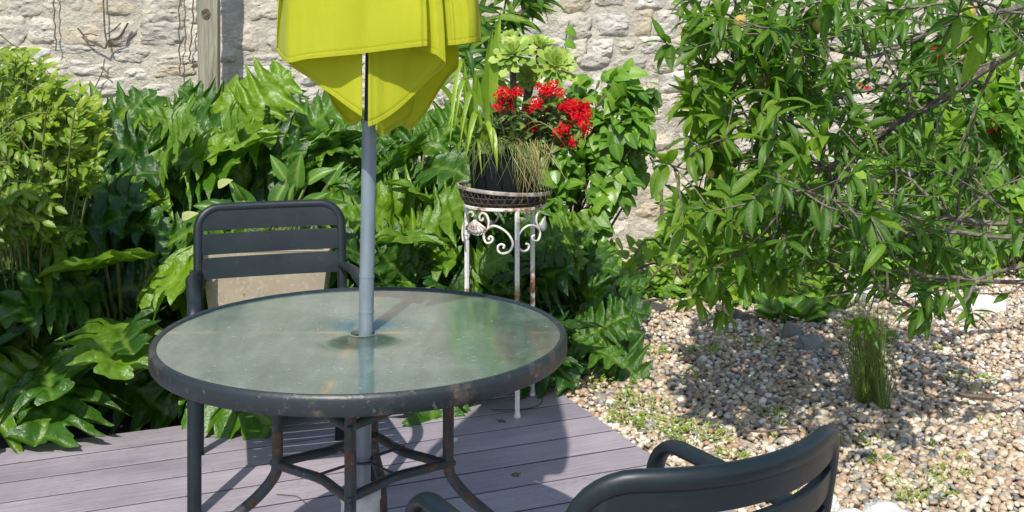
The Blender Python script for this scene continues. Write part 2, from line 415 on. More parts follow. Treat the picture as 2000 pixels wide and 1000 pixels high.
nt.links.new(ramp(nt, attr(nt, 'rnd'), [(0, (.22, .001, .006)), (.5, (.44, .002, .010)), (1, (.60, .006, .014))]), b.inputs['Base Color']); b.inputs['Roughness'].default_value = .8; b.inputs['Specular IOR Level'].default_value = .1
M['peachfruit'] = bark('peach_skin', (.36, .22, .07), (.42, .34, .09), 12)
M['fabric_mat'] = simple('weed_membrane', (.055, .05, .045), .8)

# ------------------------------------------------------------------ setting
g = MB(); s_ = 150
g.add([(-s_, -s_, -.12), (s_, -s_, -.12), (s_, s_, -.12), (-s_, s_, -.12)], [(0, 1, 2, 3)])
tag(g.build('ground', M['soil'], smooth=False), kind='structure')

BA = R(23)                                   # boards run this way
U = Vector((math.cos(BA), math.sin(BA), 0)); V_ = Vector((-math.sin(BA), math.cos(BA), 0))
E0 = Vector((.271, 4.154, 0))                # a point on the deck's right edge
corner = E0 + V_ * .41                       # back right corner of the deck
PITCH = .163
deck = empty('deck', corner, BA, kind='structure')
b_ = MB(); box(b_, -6.4, 0, -PITCH + .0125, 0, -.025, 0, .0006); bm_full = b_.mesh('board', M['deck'], False)
for i in range(34):
    if i == 7:   # this course is made of two lengths butted together
        for x0, x1 in ((-6.4, -2.118), (-2.112, 0)):
            c_ = MB(); box(c_, x0, x1, -PITCH + .0125, 0, -.025, 0, .0006)
            o = link('board', c_.mesh('board', M['deck'], False), deck, None, False); o.location = (0, -i * PITCH, 0)
        continue
    o = link('board', bm_full, deck, None, False); o.location = (rng.uniform(-.004, .004), -i * PITCH, rng.uniform(-.0008, .0008))

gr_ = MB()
for i in range(1, 34): box(gr_, -6.38, -.01, -i * PITCH - .001, -i * PITCH + .0135, -.024, -.003)  # dark strips between the boards: shade of the gaps put in as colour
o = link('gap_shade_strip', gr_.mesh('gap_shade_strip', M['gap_shade'], False), deck, None, False); o['kind'] = 'stuff'
j_ = MB()
for k in range(12):
    x = -.25 - k * .5; box(j_, x - .03, x + .03, -34 * PITCH, -.01, -.10, -.0265)
j = link('joist', j_.mesh('joist', M['timber'], False), deck, None, False); j['kind'] = 'stuff'

def gz(x, y):
    return .018 * noise.noise(Vector((x * .9, y * .9, 3.1))) + .01 * noise.noise(Vector((x * 3, y * 3, 0))) - .008 + .035 * max(0, min(1, (y - 4.8) / 1.2))
# gravel bed sheet
nx, ny = 90, 90; vs = []; fs = []
for jy in range(ny + 1):
    for ix in range(nx + 1):
        s = ix / nx; t = jy / ny
        p = E0 + U * (.0 + s * 6.5) + V_ * (-3.4 + t * 7.5)
        vs.append((p.x, p.y, gz(p.x, p.y) - .012))
for jy in range(ny):
    for ix in range(nx):
        a = jy * (nx + 1) + ix; fs.append((a, a + 1, a + nx + 2, a + nx + 1))
gb = MB(); gb.add(vs, fs); tag(gb.build('gravel_bed', M['bed']), kind='structure')

def ico(sub):
    import bmesh
    bm = bmesh.new(); bmesh.ops.create_icosphere(bm, subdivisions=sub, radius=1)
    v = np.array([x.co[:] for x in bm.verts]); f = np.array([[q.index for q in p.verts] for p in bm.faces]); bm.free(); return v, f
def stones_protos(sub, k):
    v, f = ico(sub); out = []
    for i in range(k):
        vv = v.copy()
        for n in range(len(vv)):
            p = Vector(vv[n]); d = 1 + .28 * noise.noise(p * 1.1 + Vector((i * 7.3, 2, 5)))
            vv[n] *= d
        out.append(vv)
    return out, f
def rot_z(a):
    c, s = np.cos(a), np.sin(a); z = np.zeros_like(a); o = np.ones_like(a)
    return np.stack([np.stack([c, -s, z], -1), np.stack([s, c, z], -1), np.stack([z, z, o], -1)], -2)
def rot_x(a):
    c, s = np.cos(a), np.sin(a); z = np.zeros_like(a); o = np.ones_like(a)
    return np.stack([np.stack([o, z, z], -1), np.stack([z, c, -s], -1), np.stack([z, s, c], -1)], -2)

def scatter(protos, faces, mats, vein=None):
    """protos: list of (V) ; mats: per-instance (proto index, 4x4 numpy, rnd) -> V, F, rnd, vein"""
    Vs, Fs, Rs, Ve = [], [], [], []; off = 0
    for k, pv in enumerate(protos):
        sel = [m_ for m_ in mats if m_[0] == k]
        if not sel: continue
        A = np.array([m_[1] for m_ in sel]); rr = np.array([m_[2] for m_ in sel])
        hv = np.concatenate([pv, np.ones((len(pv), 1))], 1)
        W = np.einsum('nij,kj->nki', A, hv)[:, :, :3]
        n, kk = W.shape[:2]
        Vs.append(W.reshape(-1, 3)); Fs.append((faces[None] + (np.arange(n) * kk)[:, None, None]).reshape(-1, faces.shape[1]) + off)
        Rs.append(np.repeat(rr, kk)); off += n * kk
        if vein is not None: Ve.append(np.tile(vein, n))
    return np.concatenate(Vs), np.concatenate(Fs), np.concatenate(Rs), (np.concatenate(Ve) if vein is not None else None)

def make_gravel():
    cells = []
    y = 2.3
    while y < 6.75:
        st_ = .0205 if y < 4.4 else .0245
        x = -.6
        while x < .46 * y + .35:
            cells.append((x + rng.uniform(-.013, .013), y + rng.uniform(-.013, .013))); x += st_
        y += st_ * .92
    near, far = [], []
    for (x, y) in cells:
        q = Vector((x, y, 0)) - E0; u = q.dot(U); v = q.dot(V_)
        if u < .006 + .01 * rng.random() and v < .43: continue
        if u < -.1 + .12 * noise.noise(Vector((x * 3, y * 3, 9))) : continue
        if y > 5.2 and x < .45: continue
        (near if y < 4.4 else far).append((x, y))
    out = []
    for lst, sub, k in ((near, 2, 10), (far, 1, 8)):
        pr, f = stones_protos(sub, k); ms_ = []
        for (x, y) in lst:
            s = rng.choice([.0070, .0088, .0100, .0112, .0135]) * rng.uniform(.85, 1.25)
            if y > 4.4: s *= 1.12
            if rng.random() < .012: s *= 1.7
            sc = Matrix.Diagonal((s * rng.uniform(1, 1.45), s * rng.uniform(.8, 1.1), s * rng.uniform(.5, .85), 1))
            mt = Matrix.Translation((x, y, gz(x, y) + rng.uniform(-.006, .007))) @ Matrix.Rotation(rng.uniform(0, 6.28), 4, 'Z') @ Matrix.Rotation(rng.gauss(0, .35), 4, 'X') @ Matrix.Rotation(rng.gauss(0, .3), 4, 'Y') @ sc
            gn = noise.noise(Vector((x * 1.3, y * 1.3, 4))) * .2
            warm = .06 if x > 1.0 and y < 4.5 else 0
            ms_.append((rng.randrange(k), np.array(mt), min(1, max(0, rng.random() ** .85 + gn - warm))))
        out.append((scatter(pr, f, ms_)))
    (v1, f1, r1, _), (v2, f2, r2, _) = out
    me = np_mesh('gravel', np.concatenate([v1, v2]), np.concatenate([f1, f2 + len(v1)]), M['pebble'], True, np.concatenate([r1, r2]))
    tag(link('gravel', me), kind='stuff', label='rounded white, tan and grey pebbles covering the bed beside the deck', cat='gravel')
make_gravel()

# ------------------------------------------------------------------ stone wall
WY = 7.5
wall = empty('garden_wall', (0, WY, 0), 0, 'rough pale limestone rubble wall behind the plants', 'wall')
def make_wall():
    mb_ = MB(); nx, nz = 150, 60; v = []; f = []
    for j in range(nz + 1):
        for i in range(nx + 1):
            x = -6 + 12 * i / nx; z = -.15 + 3.3 * j / nz
            v.append((x, WY + .000 + .022 * noise.noise(Vector((x * 3, z * 3, 1))) + .012 * noise.noise(Vector((x * 9, z * 9, 4))), z))
    for j in range(nz):
        for i in range(nx):
            a = j * (nx + 1) + i; f.append((a, a + 1, a + nx + 2, a + nx + 1))
    mb_.add(v, f, [.5 + .5 * noise.noise(Vector((p[0], p[2], 0))) for p in v])
    box(mb_, -6, 6, WY + .06, WY + .5, -.15, 3.15, 0, .5)
    mb_.build('mortar', M['mortar'], wall)
    stuff = MB(); count = 0
    z = -.05; row = 0
    while z < 3.1:
        hrow = rng.uniform(.10, .19); x = -5.9 + rng.uniform(0, .2)
        while x < 5.9:
            big = max(0, min(1, (.5 - x) / 2.5))
            wd = rng.uniform(.12, .26) * (1 + .75 * big); hh = hrow * rng.uniform(.85, 1.3)
            if rng.random() < .15: wd *= .55
            gap = rng.uniform(-.012, .012) + (1 - big) * .012
            cx, cz = x + wd / 2, z + hrow / 2 + rng.gauss(0, .015) + .05 * math.sin(x * .9) ; sx_, sz_ = wd / 2, hh / 2
            px = HX + cx / WY * F; pz = HY + (CH - cz) / WY * F
            vis = -60 < px < 2060 and -50 < pz < (300 if px < 1100 else 520)
            n1, n2 = (26, 18) if vis else (7, 5)
            seed = rng.uniform(0, 100); pro = rng.uniform(.004, .018); ex = rng.uniform(3, 9); tilt = rng.gauss(0, .06); tilt2 = rng.gauss(0, .12); tlt3 = rng.gauss(0, .09)
            v = []
            for jj in range(n2 + 1):
                for ii in range(n1 + 1):
                    a, c = 2 * ii / n1 - 1, 2 * jj / n2 - 1
                    # square -> superellipse
                    rr = max(abs(a), abs(c))
                    if rr > 0:
                        L_ = (abs(a) ** ex + abs(c) ** ex) ** (1 / ex); k_ = rr / L_
                    else: k_ = 1
                    qx, qz = a * k_, c * k_
                    wob = 1 + .30 * rr * noise.noise(Vector((qx * 1.4, qz * 1.4, seed)))+ .16 * rr * noise.noise(Vector((qx * 4, qz * 4, seed)))
                    X = qx * sx_ * wob; Z = qz * sz_ * wob
                    X, Z = X + tilt * Z, Z + tilt * X
                    edge = 1 - rr ** 3
                    n0 = noise.noise(Vector((X * 9 + seed, Z * 12, seed)))
                    n9 = (abs(noise.noise(Vector((X * 13, seed, Z * 24)))) * .021 + abs(noise.noise(Vector((X * 34, seed, Z * 60)))) * .013 + noise.noise(Vector((X * 70, seed, Z * 90))) * .004) if vis else 0
                    Y = -(pro * (edge ** .6) + edge * (.018 * n0 + .1 * tilt2 * X * 3 + Z * tlt3 + n9)) + .02 * (rr ** 8)
                    v.append((cx + X, WY + Y, cz + Z))
            f = []
            for jj in range(n2):
                for ii in range(n1):
                    a = jj * (n1 + 1) + ii; f.append((a, a + 1, a + n1 + 2, a + n1 + 1))
            rn = rng.random()
            if vis and count < 295:
                m1 = MB(); m1.add(v, f, rn); m1.build('stone', M['stone'], wall); count += 1
            else: stuff.add(v, f, rn)
            x += wd + gap
        z += hrow + rng.uniform(-.008, .010); row += 1
    o = stuff.build('rubble', M['stone'], wall); o['kind'] = 'stuff'
make_wall()

# bare vine twigs and wires on the wall
vine = MB()
def wl(pts, r, n=12, mb_=vine):
    tube(mb_, smooth_path([P(x, y, WY - .07) for x, y in pts], n), r, 5)
wl([(200, -40), (203, 30), (206, 70), (213, 93)], .006)
wl([(152, 55), (172, 78), (205, 95)], .006); wl([(205, 95), (213, 78), (232, 72), (250, 45)], .007); wl([(206, 68), (222, 58), (236, 45)], .005)
wl([(205, 78), (225, 82), (243, 80)], .004); wl([(162, 68), (178, 66), (190, 70)], .005); wl([(198, 130), (212, 145)], .005)
wl([(186, 170), (200, 140), (204, 115)], .004)
o = vine.build('dead_vine', M['twig']); tag(o, 'bare brown vine twigs clinging to the upper left of the stone wall', 'vine')
for i, (pts, lab, sd_) in enumerate((
        ([(105, -40), (106, 30), (110, 100)], 'thin dark stem hanging on the wall at the far left', 1),
        ([(351, -40), (350, 60), (352, 145)], 'thin straight dark stem on the wall just left of the post', 2),
        ([(376, -40), (377, 30), (372, 90), (370, 120)], 'crooked brown stem touching the left side of the wooden post', 3))):
    q = MB(); pp = smooth_path([P(x, y, WY - .07) for x, y in pts], 14)
    pp = [p + Vector((.006 * math.sin(k * 2.1 + sd_), 0, 0)) for k, p in enumerate(pp)]
    tube(q, pp, .005, 5); tag(q.build('hanging_stem', M['twig']), lab, 'stem', 'bare stems hanging down the wall')

# wooden post
def make_post():
    t = P(407, -60, WY - .35); b0 = P(410, 430, WY - .35)
    b0.z = -.1; t.z = 2.3
    r_ = empty('wooden_post', b0, 0, 'weathered grey timber post standing against the stone wall', 'post')
    mb_ = MB(); n = 26; v = []; f = []
    for i in range(n + 1):
        p = b0.lerp(t, i / n); wx = .056 + .012 * i / n; wy = .035
        c = [(-1, -1), (-.8, -1.08), (.8, -1.08), (1, -1), (1, 1), (-1, 1)]
        for (a, bb) in c:
            jt = .0025 * noise.noise(Vector((a * 3, bb * 3, i * .8)))
            v.append((p.x + a * wx + jt, p.y + bb * wy + jt, p.z))
    for i in range(n):
        for k in range(6):
            k2 = (k + 1) % 6; f.append((i * 6 + k, i * 6 + k2, i * 6 + 6 + k2, i * 6 + 6 + k))
    f.append(tuple(n * 6 + k for k in range(6)))
    mb_.add(v, f); mb_.build('timber', M['timber'], r_, False)
    kn = MB(); c = P(402, 27, WY - .392)
    for q in (1, .68, .36):
        tube(kn, [(c.x + .026 * q * math.cos(a), c.y - .001, c.z + .032 * q * math.sin(a)) for a in np.linspace(0, 6.283, 17)[:-1]], .0028, 5, closed=True)
    kn.build('knot', M['twig'], r_)
make_post()
tk = MB(); tube(tk, [P(1290, 340, 7.2), P(1293, 420, 7.2), P(1298, 478, 7.2)], .012, 6)
tag(tk.build('garden_stake', M['twig']), 'thin brown stick standing before the bare patch of stone wall', 'stick')

# ------------------------------------------------------------------ leaf shapes
def grid_leaf(outline, nt_, ns, shape, veinf):
    """outline(t, side)->half width; shape(x, t, s)->(x,y,z)"""
    V = []; ve = []
    for i in range(nt_ + 1):
        t = i / nt_
        for k in range(ns + 1):
            s = 2 * k / ns - 1
            wv_ = outline(t, 1 if s > 0 else -1)
            V.append(shape(s * wv_, t, s)); ve.append(veinf(s * wv_, t, s))
    F_ = []
    for i in range(nt_):
        for k in range(ns):
            a = i * (ns + 1) + k; F_.append((a, a + 1, a + ns + 2, a + ns + 1))
    return np.array(V), np.array(F_), np.array(ve)

def acanthus(seed):
    r0 = random.Random(seed); lobes = r0.choice([4.6, 5.2, 5.8, 6.3]); la = [r0.uniform(.78, 1.15) for _ in range(20)]; ph = {1: r0.uniform(0, .4), -1: r0.uniform(.2, .6)}
    droop = r0.uniform(.08, .38); fold = r0.uniform(.05, .25); side = r0.uniform(-.12, .12); curl = r0.uniform(.1, .5)
    def phase(t, sd): return lobes * (t ** .92) + ph[sd]
    def outl(t, sd):
        env = .53 * (math.sin(math.pi * min(1, t * .93 + .05) ** .80)) ** .62 * (1 if t < .97 else (1 - t) / .03 + .02)
        q = phase(t, sd); fr = q - math.floor(q)
        lob = (.35 * abs(math.sin(math.pi * fr)) ** .6 + .65 * (1 - abs(2 * fr - 1))) * la[int(q) + (9 if sd > 0 else 0)]
        deep = .64 * (1 - .4 * t)
        teeth = .13 * (1 - ((fr * 4.0) % 1))
        return max(.006, env * ((1 - deep) + deep * lob - teeth * (1 - .3 * t)) * (1 + .1 * math.sin(q * 1.7 + seed)))
    def shape(x, t, s):
        sd = 1 if s > 0 else -1; q = phase(t, sd); fr = q - math.floor(q)
        y = t + .50 * abs(x) * (1 - .4 * t) - .35 * x * x
        z = -droop * t * t - curl * x * x + fold * abs(x) + .15 * abs(x) * math.cos(2 * math.pi * fr) + .07 * noise.noise(Vector((x * 5, t * 5, seed))) + .022 * noise.noise(Vector((x * 13, t * 13, seed)))
        xx = x * (1 - .15 * abs(s) * math.cos(2 * math.pi * fr)) + side * t * t
        return (xx, y, z)
    def vf(x, t, s):
        sd = 1 if s >= 0 else -1; q = phase(t, sd); fr = q - math.floor(q)
        a = math.exp(-(x / .010) ** 2) * 1.3; b = math.exp(-((fr - .5) / .04) ** 2) * (1 - abs(s)) ** .5 * .6
        return min(1, max(a, b))
    return grid_leaf(outl, 84, 14, shape, vf)

def lance(seed, wid=.13, droop=.5, fold=.5, n=10, ns=4, serr=0, power=.8, tw=0.0):
    r0 = random.Random(seed); side = r0.uniform(-.12, .12)
    def outl(t, sd):
        v = wid * math.sin(math.pi * t ** power) ** .85 if 0 < t < 1 else .003
        return max(.003, v * (1 + serr * (1 if int(t * n) % 2 else -1)))
    def shape(x, t, s):
        a = droop * t
        return (x + side * t * t, t * (1 - .18 * a * t), -.55 * droop * t * t + fold * abs(x) + tw * x * math.sin(t * 5))
    return grid_leaf(outl, n, ns, shape, lambda x, t, s: math.exp(-(s / .22) ** 2))

def heart(seed, wid=.40):
    r0 = random.Random(seed); dr = r0.uniform(.15, .5)
    def outl(t, sd): return max(.004, wid * (math.sin(math.pi * t ** .58) ** .8 if 0 < t < 1 else 0))
    def shape(x, t, s): return (x, t - .28 * abs(x) * (1 - t), -dr * t * t * .6 + .25 * abs(x) - .4 * x * x)
    return grid_leaf(outl, 8, 6, shape, lambda x, t, s: math.exp(-(s / .18) ** 2))

def proto_set(name, gen, n, mat):
    """several leaf meshes that share topology; tints 0..1 are baked as 'rnd'"""
    L = [gen(i) for i in range(n)]
    meshes = [[np_mesh(name, v, f, mat, True, np.full(len(v), tint), ve) for tint in (.1, .3, .5, .7, .9)] for (v, f, ve) in L]
    return dict(V=[l[0] for l in L], F=L[0][1], ve=L[0][2], meshes=meshes, mat=mat, VE=[l[2] for l in L])

LP_ = {
    'acanthus': proto_set('acanthus_leaf', lambda i: acanthus(i + 3), 14, M['acanthus']),
    'peach': proto_set('peach_leaf', lambda i: lance(i, .125, .12 + .28 * i, .35, 10, 4), 4, M['peach']),
    'shrub': proto_set('shrub_leaf', lambda i: lance(i + 9, .21, .3 + .2 * i, .3, 9, 4, .12), 3, M['shrub']),
    'climber': proto_set('climber_leaf', lambda i: heart(i), 3, M['climber']),
    'back': proto_set('background_leaf', lambda i: heart(i + 5, .34), 3, M['back']),
    'arum': proto_set('broad_leaf', lambda i: lance(i + 2, .19, .3 + .3 * i, .55, 16, 6, 0, .62), 3, M['arum']),
    'weed': proto_set('weed_leaf', lambda i: lance(i + 4, .16, .6, .3, 6, 2), 2, M['weed']),
    'kal': proto_set('kalanchoe_leaf', lambda i: heart(i + 8, .42), 2, M['kal']),
    'pale': proto_set('faded_leaf', lambda i: heart(i + 2, .3), 2, M['pale']),
}

def orient(pos, ydir, up, s, sx=1.0):
    y = Vector(ydir).normalized(); z = Vector(up) - y * Vector(up).dot(y)
    z = z.normalized() if z.length > 1e-5 else y.orthogonal().normalized()
    x = y.cross(z)
    m = Matrix((( x.x * s * sx, y.x * s, z.x * s, pos[0]), (x.y * s * sx, y.y * s, z.y * s, pos[1]), (x.z * s * sx, y.z * s, z.z * s, pos[2]), (0, 0, 0, 1)))
    return m

def foliage(thing, key, items, nparts, name='leaf', stuffname='foliage'):
    """items: (matrix world, tint). The ones nearest the camera become parts, the rest one stuff part."""
    ps = LP_[key]; items = sorted(items, key=lambda it: it[0].translation.y / max(.01, it[0].to_scale().y))
    inv = parent_world(thing).inverted()
    for m_, tint in items[:nparts]:
        me = rng.choice(ps['meshes'])[min(4, max(0, int(tint * 5)))]
        o = bpy.data.objects.new(name, me); COL.objects.link(o); o.parent = thing; o.matrix_local = inv @ m_
    rest = items[nparts:]
    if rest:
        mats = [(rng.randrange(len(ps['V'])), np.array(m_), t_) for m_, t_ in rest]
        v, f, r_, ve = scatter(ps['V'], ps['F'], mats, ps['ve'])
        o = link(stuffname, np_mesh(stuffname, v, f, ps['mat'], True, r_, ve), thing); o['kind'] = 'stuff'

def rv(s=1.0):
    return Vector((rng.gauss(0, s), rng.gauss(0, s), rng.gauss(0, s)))

# ------------------------------------------------------------------ acanthus border
def acanthus_plant(px, d, ztop, n, size, label, tint=.4, spread=.34, lean=0, nback=0):
    c = P(px, 500, d); c.z = -.08
    th = empty('acanthus_plant', c, 0, label, 'plant', 'acanthus plants filling the border behind the deck')
    st = MB(); items = []
    for k in range(n):
        u = (k + .5) / n; an = k * 2.39996 + rng.uniform(-.3, .3)
        lvl = 1 - u ** 1.15                         # 1 top .. 0 bottom
        rad = spread * (.25 + .75 * (1 - lvl)) * rng.uniform(.8, 1.15)
        out = Vector((math.cos(an), math.sin(an), 0))
        if out.y > .35: out.y *= -.8; out.normalize()
        hz = .08 + (ztop - .16) * (lvl ** .75) * rng.uniform(.9, 1.0)
        base = c + out * rad + Vector((lean, 0, hz + .08))
        ydir = out * (.75 + .3 * rng.random()) + Vector((0, -.15, .5 * lvl + rng.uniform(-.35, .4) - .15 * (1 - lvl)))
        up = Vector((rng.gauss(0, .35), -.78 + rng.gauss(0, .3), .75))
        s = size * rng.uniform(.75, 1.15) * (.85 + .25 * (1 - lvl))
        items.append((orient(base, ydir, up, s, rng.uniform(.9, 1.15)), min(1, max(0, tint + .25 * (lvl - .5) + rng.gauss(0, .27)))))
        tube(st, smooth_path([c + out * .02, c + out * rad * .5 + Vector((0, 0, hz * .6)), base], 6), [.009, .006], 5, a=.5)
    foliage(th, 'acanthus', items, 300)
    st.build('stalks', M['stem'], th)
    return th

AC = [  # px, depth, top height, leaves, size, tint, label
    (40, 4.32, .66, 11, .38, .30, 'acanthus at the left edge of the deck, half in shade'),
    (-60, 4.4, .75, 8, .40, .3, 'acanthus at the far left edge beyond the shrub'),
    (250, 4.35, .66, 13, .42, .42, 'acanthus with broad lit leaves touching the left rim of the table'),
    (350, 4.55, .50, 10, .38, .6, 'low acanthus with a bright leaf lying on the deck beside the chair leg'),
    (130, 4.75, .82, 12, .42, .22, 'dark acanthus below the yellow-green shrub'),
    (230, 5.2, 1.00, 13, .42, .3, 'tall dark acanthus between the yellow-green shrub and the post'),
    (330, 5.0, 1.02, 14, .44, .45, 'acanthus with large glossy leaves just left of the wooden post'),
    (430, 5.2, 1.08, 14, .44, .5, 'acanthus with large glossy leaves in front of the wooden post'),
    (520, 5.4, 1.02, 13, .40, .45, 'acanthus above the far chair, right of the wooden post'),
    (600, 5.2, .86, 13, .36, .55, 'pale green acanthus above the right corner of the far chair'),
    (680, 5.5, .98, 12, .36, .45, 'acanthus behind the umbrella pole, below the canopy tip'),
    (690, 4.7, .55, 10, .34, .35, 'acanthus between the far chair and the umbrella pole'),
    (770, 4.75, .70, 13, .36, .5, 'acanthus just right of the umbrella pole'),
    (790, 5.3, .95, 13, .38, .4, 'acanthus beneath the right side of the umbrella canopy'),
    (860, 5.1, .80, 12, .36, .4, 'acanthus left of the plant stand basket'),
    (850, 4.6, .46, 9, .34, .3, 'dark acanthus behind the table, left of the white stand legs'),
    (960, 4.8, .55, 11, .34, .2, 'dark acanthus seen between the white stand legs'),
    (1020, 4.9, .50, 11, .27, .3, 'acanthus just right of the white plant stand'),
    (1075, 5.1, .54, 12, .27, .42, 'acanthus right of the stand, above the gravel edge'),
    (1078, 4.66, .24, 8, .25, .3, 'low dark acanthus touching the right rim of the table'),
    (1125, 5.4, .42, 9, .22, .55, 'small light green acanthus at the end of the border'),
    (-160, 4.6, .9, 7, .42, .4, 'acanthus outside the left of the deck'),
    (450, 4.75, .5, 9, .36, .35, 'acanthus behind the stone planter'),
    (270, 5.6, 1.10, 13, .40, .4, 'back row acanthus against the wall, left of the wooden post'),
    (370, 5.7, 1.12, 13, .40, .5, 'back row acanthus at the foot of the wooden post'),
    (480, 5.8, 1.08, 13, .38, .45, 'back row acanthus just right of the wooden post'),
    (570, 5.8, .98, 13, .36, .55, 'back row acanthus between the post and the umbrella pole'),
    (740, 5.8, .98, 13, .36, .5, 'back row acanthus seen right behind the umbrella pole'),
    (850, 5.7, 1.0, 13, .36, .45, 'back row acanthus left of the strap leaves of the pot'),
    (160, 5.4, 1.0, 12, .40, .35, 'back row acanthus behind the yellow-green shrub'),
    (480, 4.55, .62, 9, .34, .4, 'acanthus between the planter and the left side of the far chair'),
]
for (px, d, zt, n, s, ti, lab) in AC:
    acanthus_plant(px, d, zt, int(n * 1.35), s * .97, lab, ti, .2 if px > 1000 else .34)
# flower spikes among the acanthus
for px, yt, d, lab in ((522, 208, 5.1, 'green acanthus flower spike right of the wooden post'), (215, 215, 5.0, 'dark acanthus flower spike left of the post, among tall leaves')):
    sp_ = MB(); b0 = P(px, yt, d); z0 = b0.z
    th = empty('flower_spike', (b0.x, d, .2), 0, lab, 'flower spike')
    tube(sp_, [(b0.x, d, .2), (b0.x, d, z0)], .007, 6); sp_.build('stem', M['stem'], th)
    it = [(orient((b0.x, d, z0 - .26 * k / 60), Vector((math.cos(k * 2.4), math.sin(k * 2.4), .9)), (0, 0, 1), .05 * (.5 + .6 * k / 60)), .3) for k in range(60)]
    foliage(th, 'kal', it, 0, stuffname='bracts')

# low leaf carpet that hides the soil between the plants
def carpet(name, label, key, x0, x1, y0f, y1, z1f, n, size, tint, cat):
    th = None; it = []
    for k in range(n):
        y = rng.uniform(0, 1); px = rng.uniform(x0, x1)
        d = y0f(px) + y * (y1 - y0f(px)); p = P(px, 500, d); p.z = rng.uniform(.0, z1f(d))
        it.append((orient(p, rv() + Vector((0, -.5, .2)), Vector((0, -.5, .9)) + rv(.3), size * rng.uniform(.6, 1.3)), min(1, max(0, tint + rng.gauss(0, .18)))))
    ps = LP_[key]; mats = [(rng.randrange(len(ps['V'])), np.array(m_), t_) for m_, t_ in it]
    v, f, r_, ve = scatter(ps['V'], ps['F'], mats, ps['ve'])
    o = link(name, np_mesh(name, v, f, ps['mat'], True, r_, ve)); tag(o, label, cat, None, 'stuff')
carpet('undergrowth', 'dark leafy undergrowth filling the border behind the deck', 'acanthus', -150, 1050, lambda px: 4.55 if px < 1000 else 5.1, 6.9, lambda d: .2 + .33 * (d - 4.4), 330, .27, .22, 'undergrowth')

# ------------------------------------------------------------------ generic leafy shrub
def shrub(name, label, cat, base, blobs, key, n, size, tint, nparts=120, group=None, stemmat='twig', droop=.2, face=(0, -.6, .7), outw=.9):
    th = empty(name, base, 0, label, cat, group)
    st = MB(); it = []; tot = sum(b[3] * b[4] * b[5] for b in blobs)
    B = Vector(base)
    for (x, y, z, rx, ry, rz_) in blobs:
        c = Vector((x, y, z)); k_ = max(4, int(n * rx * ry * rz_ / tot))
        nt_ = max(3, k_ // 14); tips = []
        for t in range(nt_):
            dv = rv().normalized(); r_ = rng.uniform(.55, 1) ; tip = c + Vector((dv.x * rx, dv.y * ry, dv.z * rz_)) * r_
            tips.append(tip)
            if t % 2 == 0:
                mid = B.lerp(tip, .55) + rv(.05); mid.z += .08
                tube(st, smooth_path([B + rv(.015), mid, tip], 7), [.010, .003], 4, a=.3)
        for q in range(k_):
            tp = tips[q % nt_]; back = (c - tp) * rng.uniform(0, .55); p = tp + back + rv(.025)
            out = (p - c); out = out.normalized() if out.length > 0 else rv()
            yd = out * outw + rv(.5) + Vector((0, 0, -droop))
            up = Vector(face) + rv(.3)
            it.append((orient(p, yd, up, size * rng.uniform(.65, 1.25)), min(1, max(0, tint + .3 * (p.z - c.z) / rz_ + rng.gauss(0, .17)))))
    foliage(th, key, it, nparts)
    st.build('stems', M[stemmat], th)
    return th

def blob(px, py, d, rx, ry, rz_):
    p = P(px, py, d); return (p.x, p.y, p.z, rx, ry, rz_)

# yellow-green shrub on the left: sprays of pinnate leaves
def left_shrub():
    base = P(60, 500, 4.15); base.z = -.05
    th = empty('yellow_green_shrub', base, 0, 'yellow-green leafy shrub rising at the far left above the acanthus', 'shrub')
    st = MB(); it = []
    sprays = []
    for k in range(215):
        px = rng.uniform(20, 200); py = rng.uniform(75, 470)
        lim = 95 + (px - 55) * .9 if px > 60 else 90
        if py < lim: py = lim + rng.uniform(0, 60)
        if px > 150 and py > 330: px -= 80
        d = rng.uniform(3.75, 4.35); 
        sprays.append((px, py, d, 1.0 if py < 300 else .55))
    for (px, py, d, br) in sprays:
        tip = P(px, py, d); dr = Vector((rng.uniform(.1, 1.0), rng.uniform(-.6, .1), rng.uniform(.1, .9) if br > .8 else rng.uniform(-.3, .3))).normalized()
        L = rng.uniform(.13, .24); s0 = tip - dr * L
        pth = smooth_path([base + rv(.02) if rng.random() < .5 else s0 - dr * .2 - Vector((0, 0, .15)), s0, tip], 10)
        tube(st, pth[4:] if py > 200 else pth, [.004, .0015], 4, a=.5)
        side = dr.cross(Vector((0, -.5, 1))).normalized()
        n = rng.randint(7, 10)
        for q in range(n):
            u = q / n; p = s0.lerp(tip, u)
            for sg in (-1, 1):
                yd = side * sg + dr * (.6 + .5 * u) + rv(.35)
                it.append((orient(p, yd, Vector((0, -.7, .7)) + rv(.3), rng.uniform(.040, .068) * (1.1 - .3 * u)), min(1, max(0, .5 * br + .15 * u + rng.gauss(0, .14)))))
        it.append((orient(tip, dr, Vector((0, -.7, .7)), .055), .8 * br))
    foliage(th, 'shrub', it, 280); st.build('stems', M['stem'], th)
left_shrub()
# unseen shrub added beyond the frame's left edge to shade the deck's left end
shrub('added_shade_shrub', 'dense green shrub added out of view to shade the left end of the deck', 'shrub', (-2.35, 3.0, -.05),
      [(-2.3, 2.95, .55, .32, .35, .45), (-2.35, 3.2, 1.1, .35, .4, .4), (-2.0, 2.95, 1.5, .38, .35, .38), (-1.98, 2.65, 1.05, .26, .25, .28)], 'climber', 1200, .085, .3, 0)

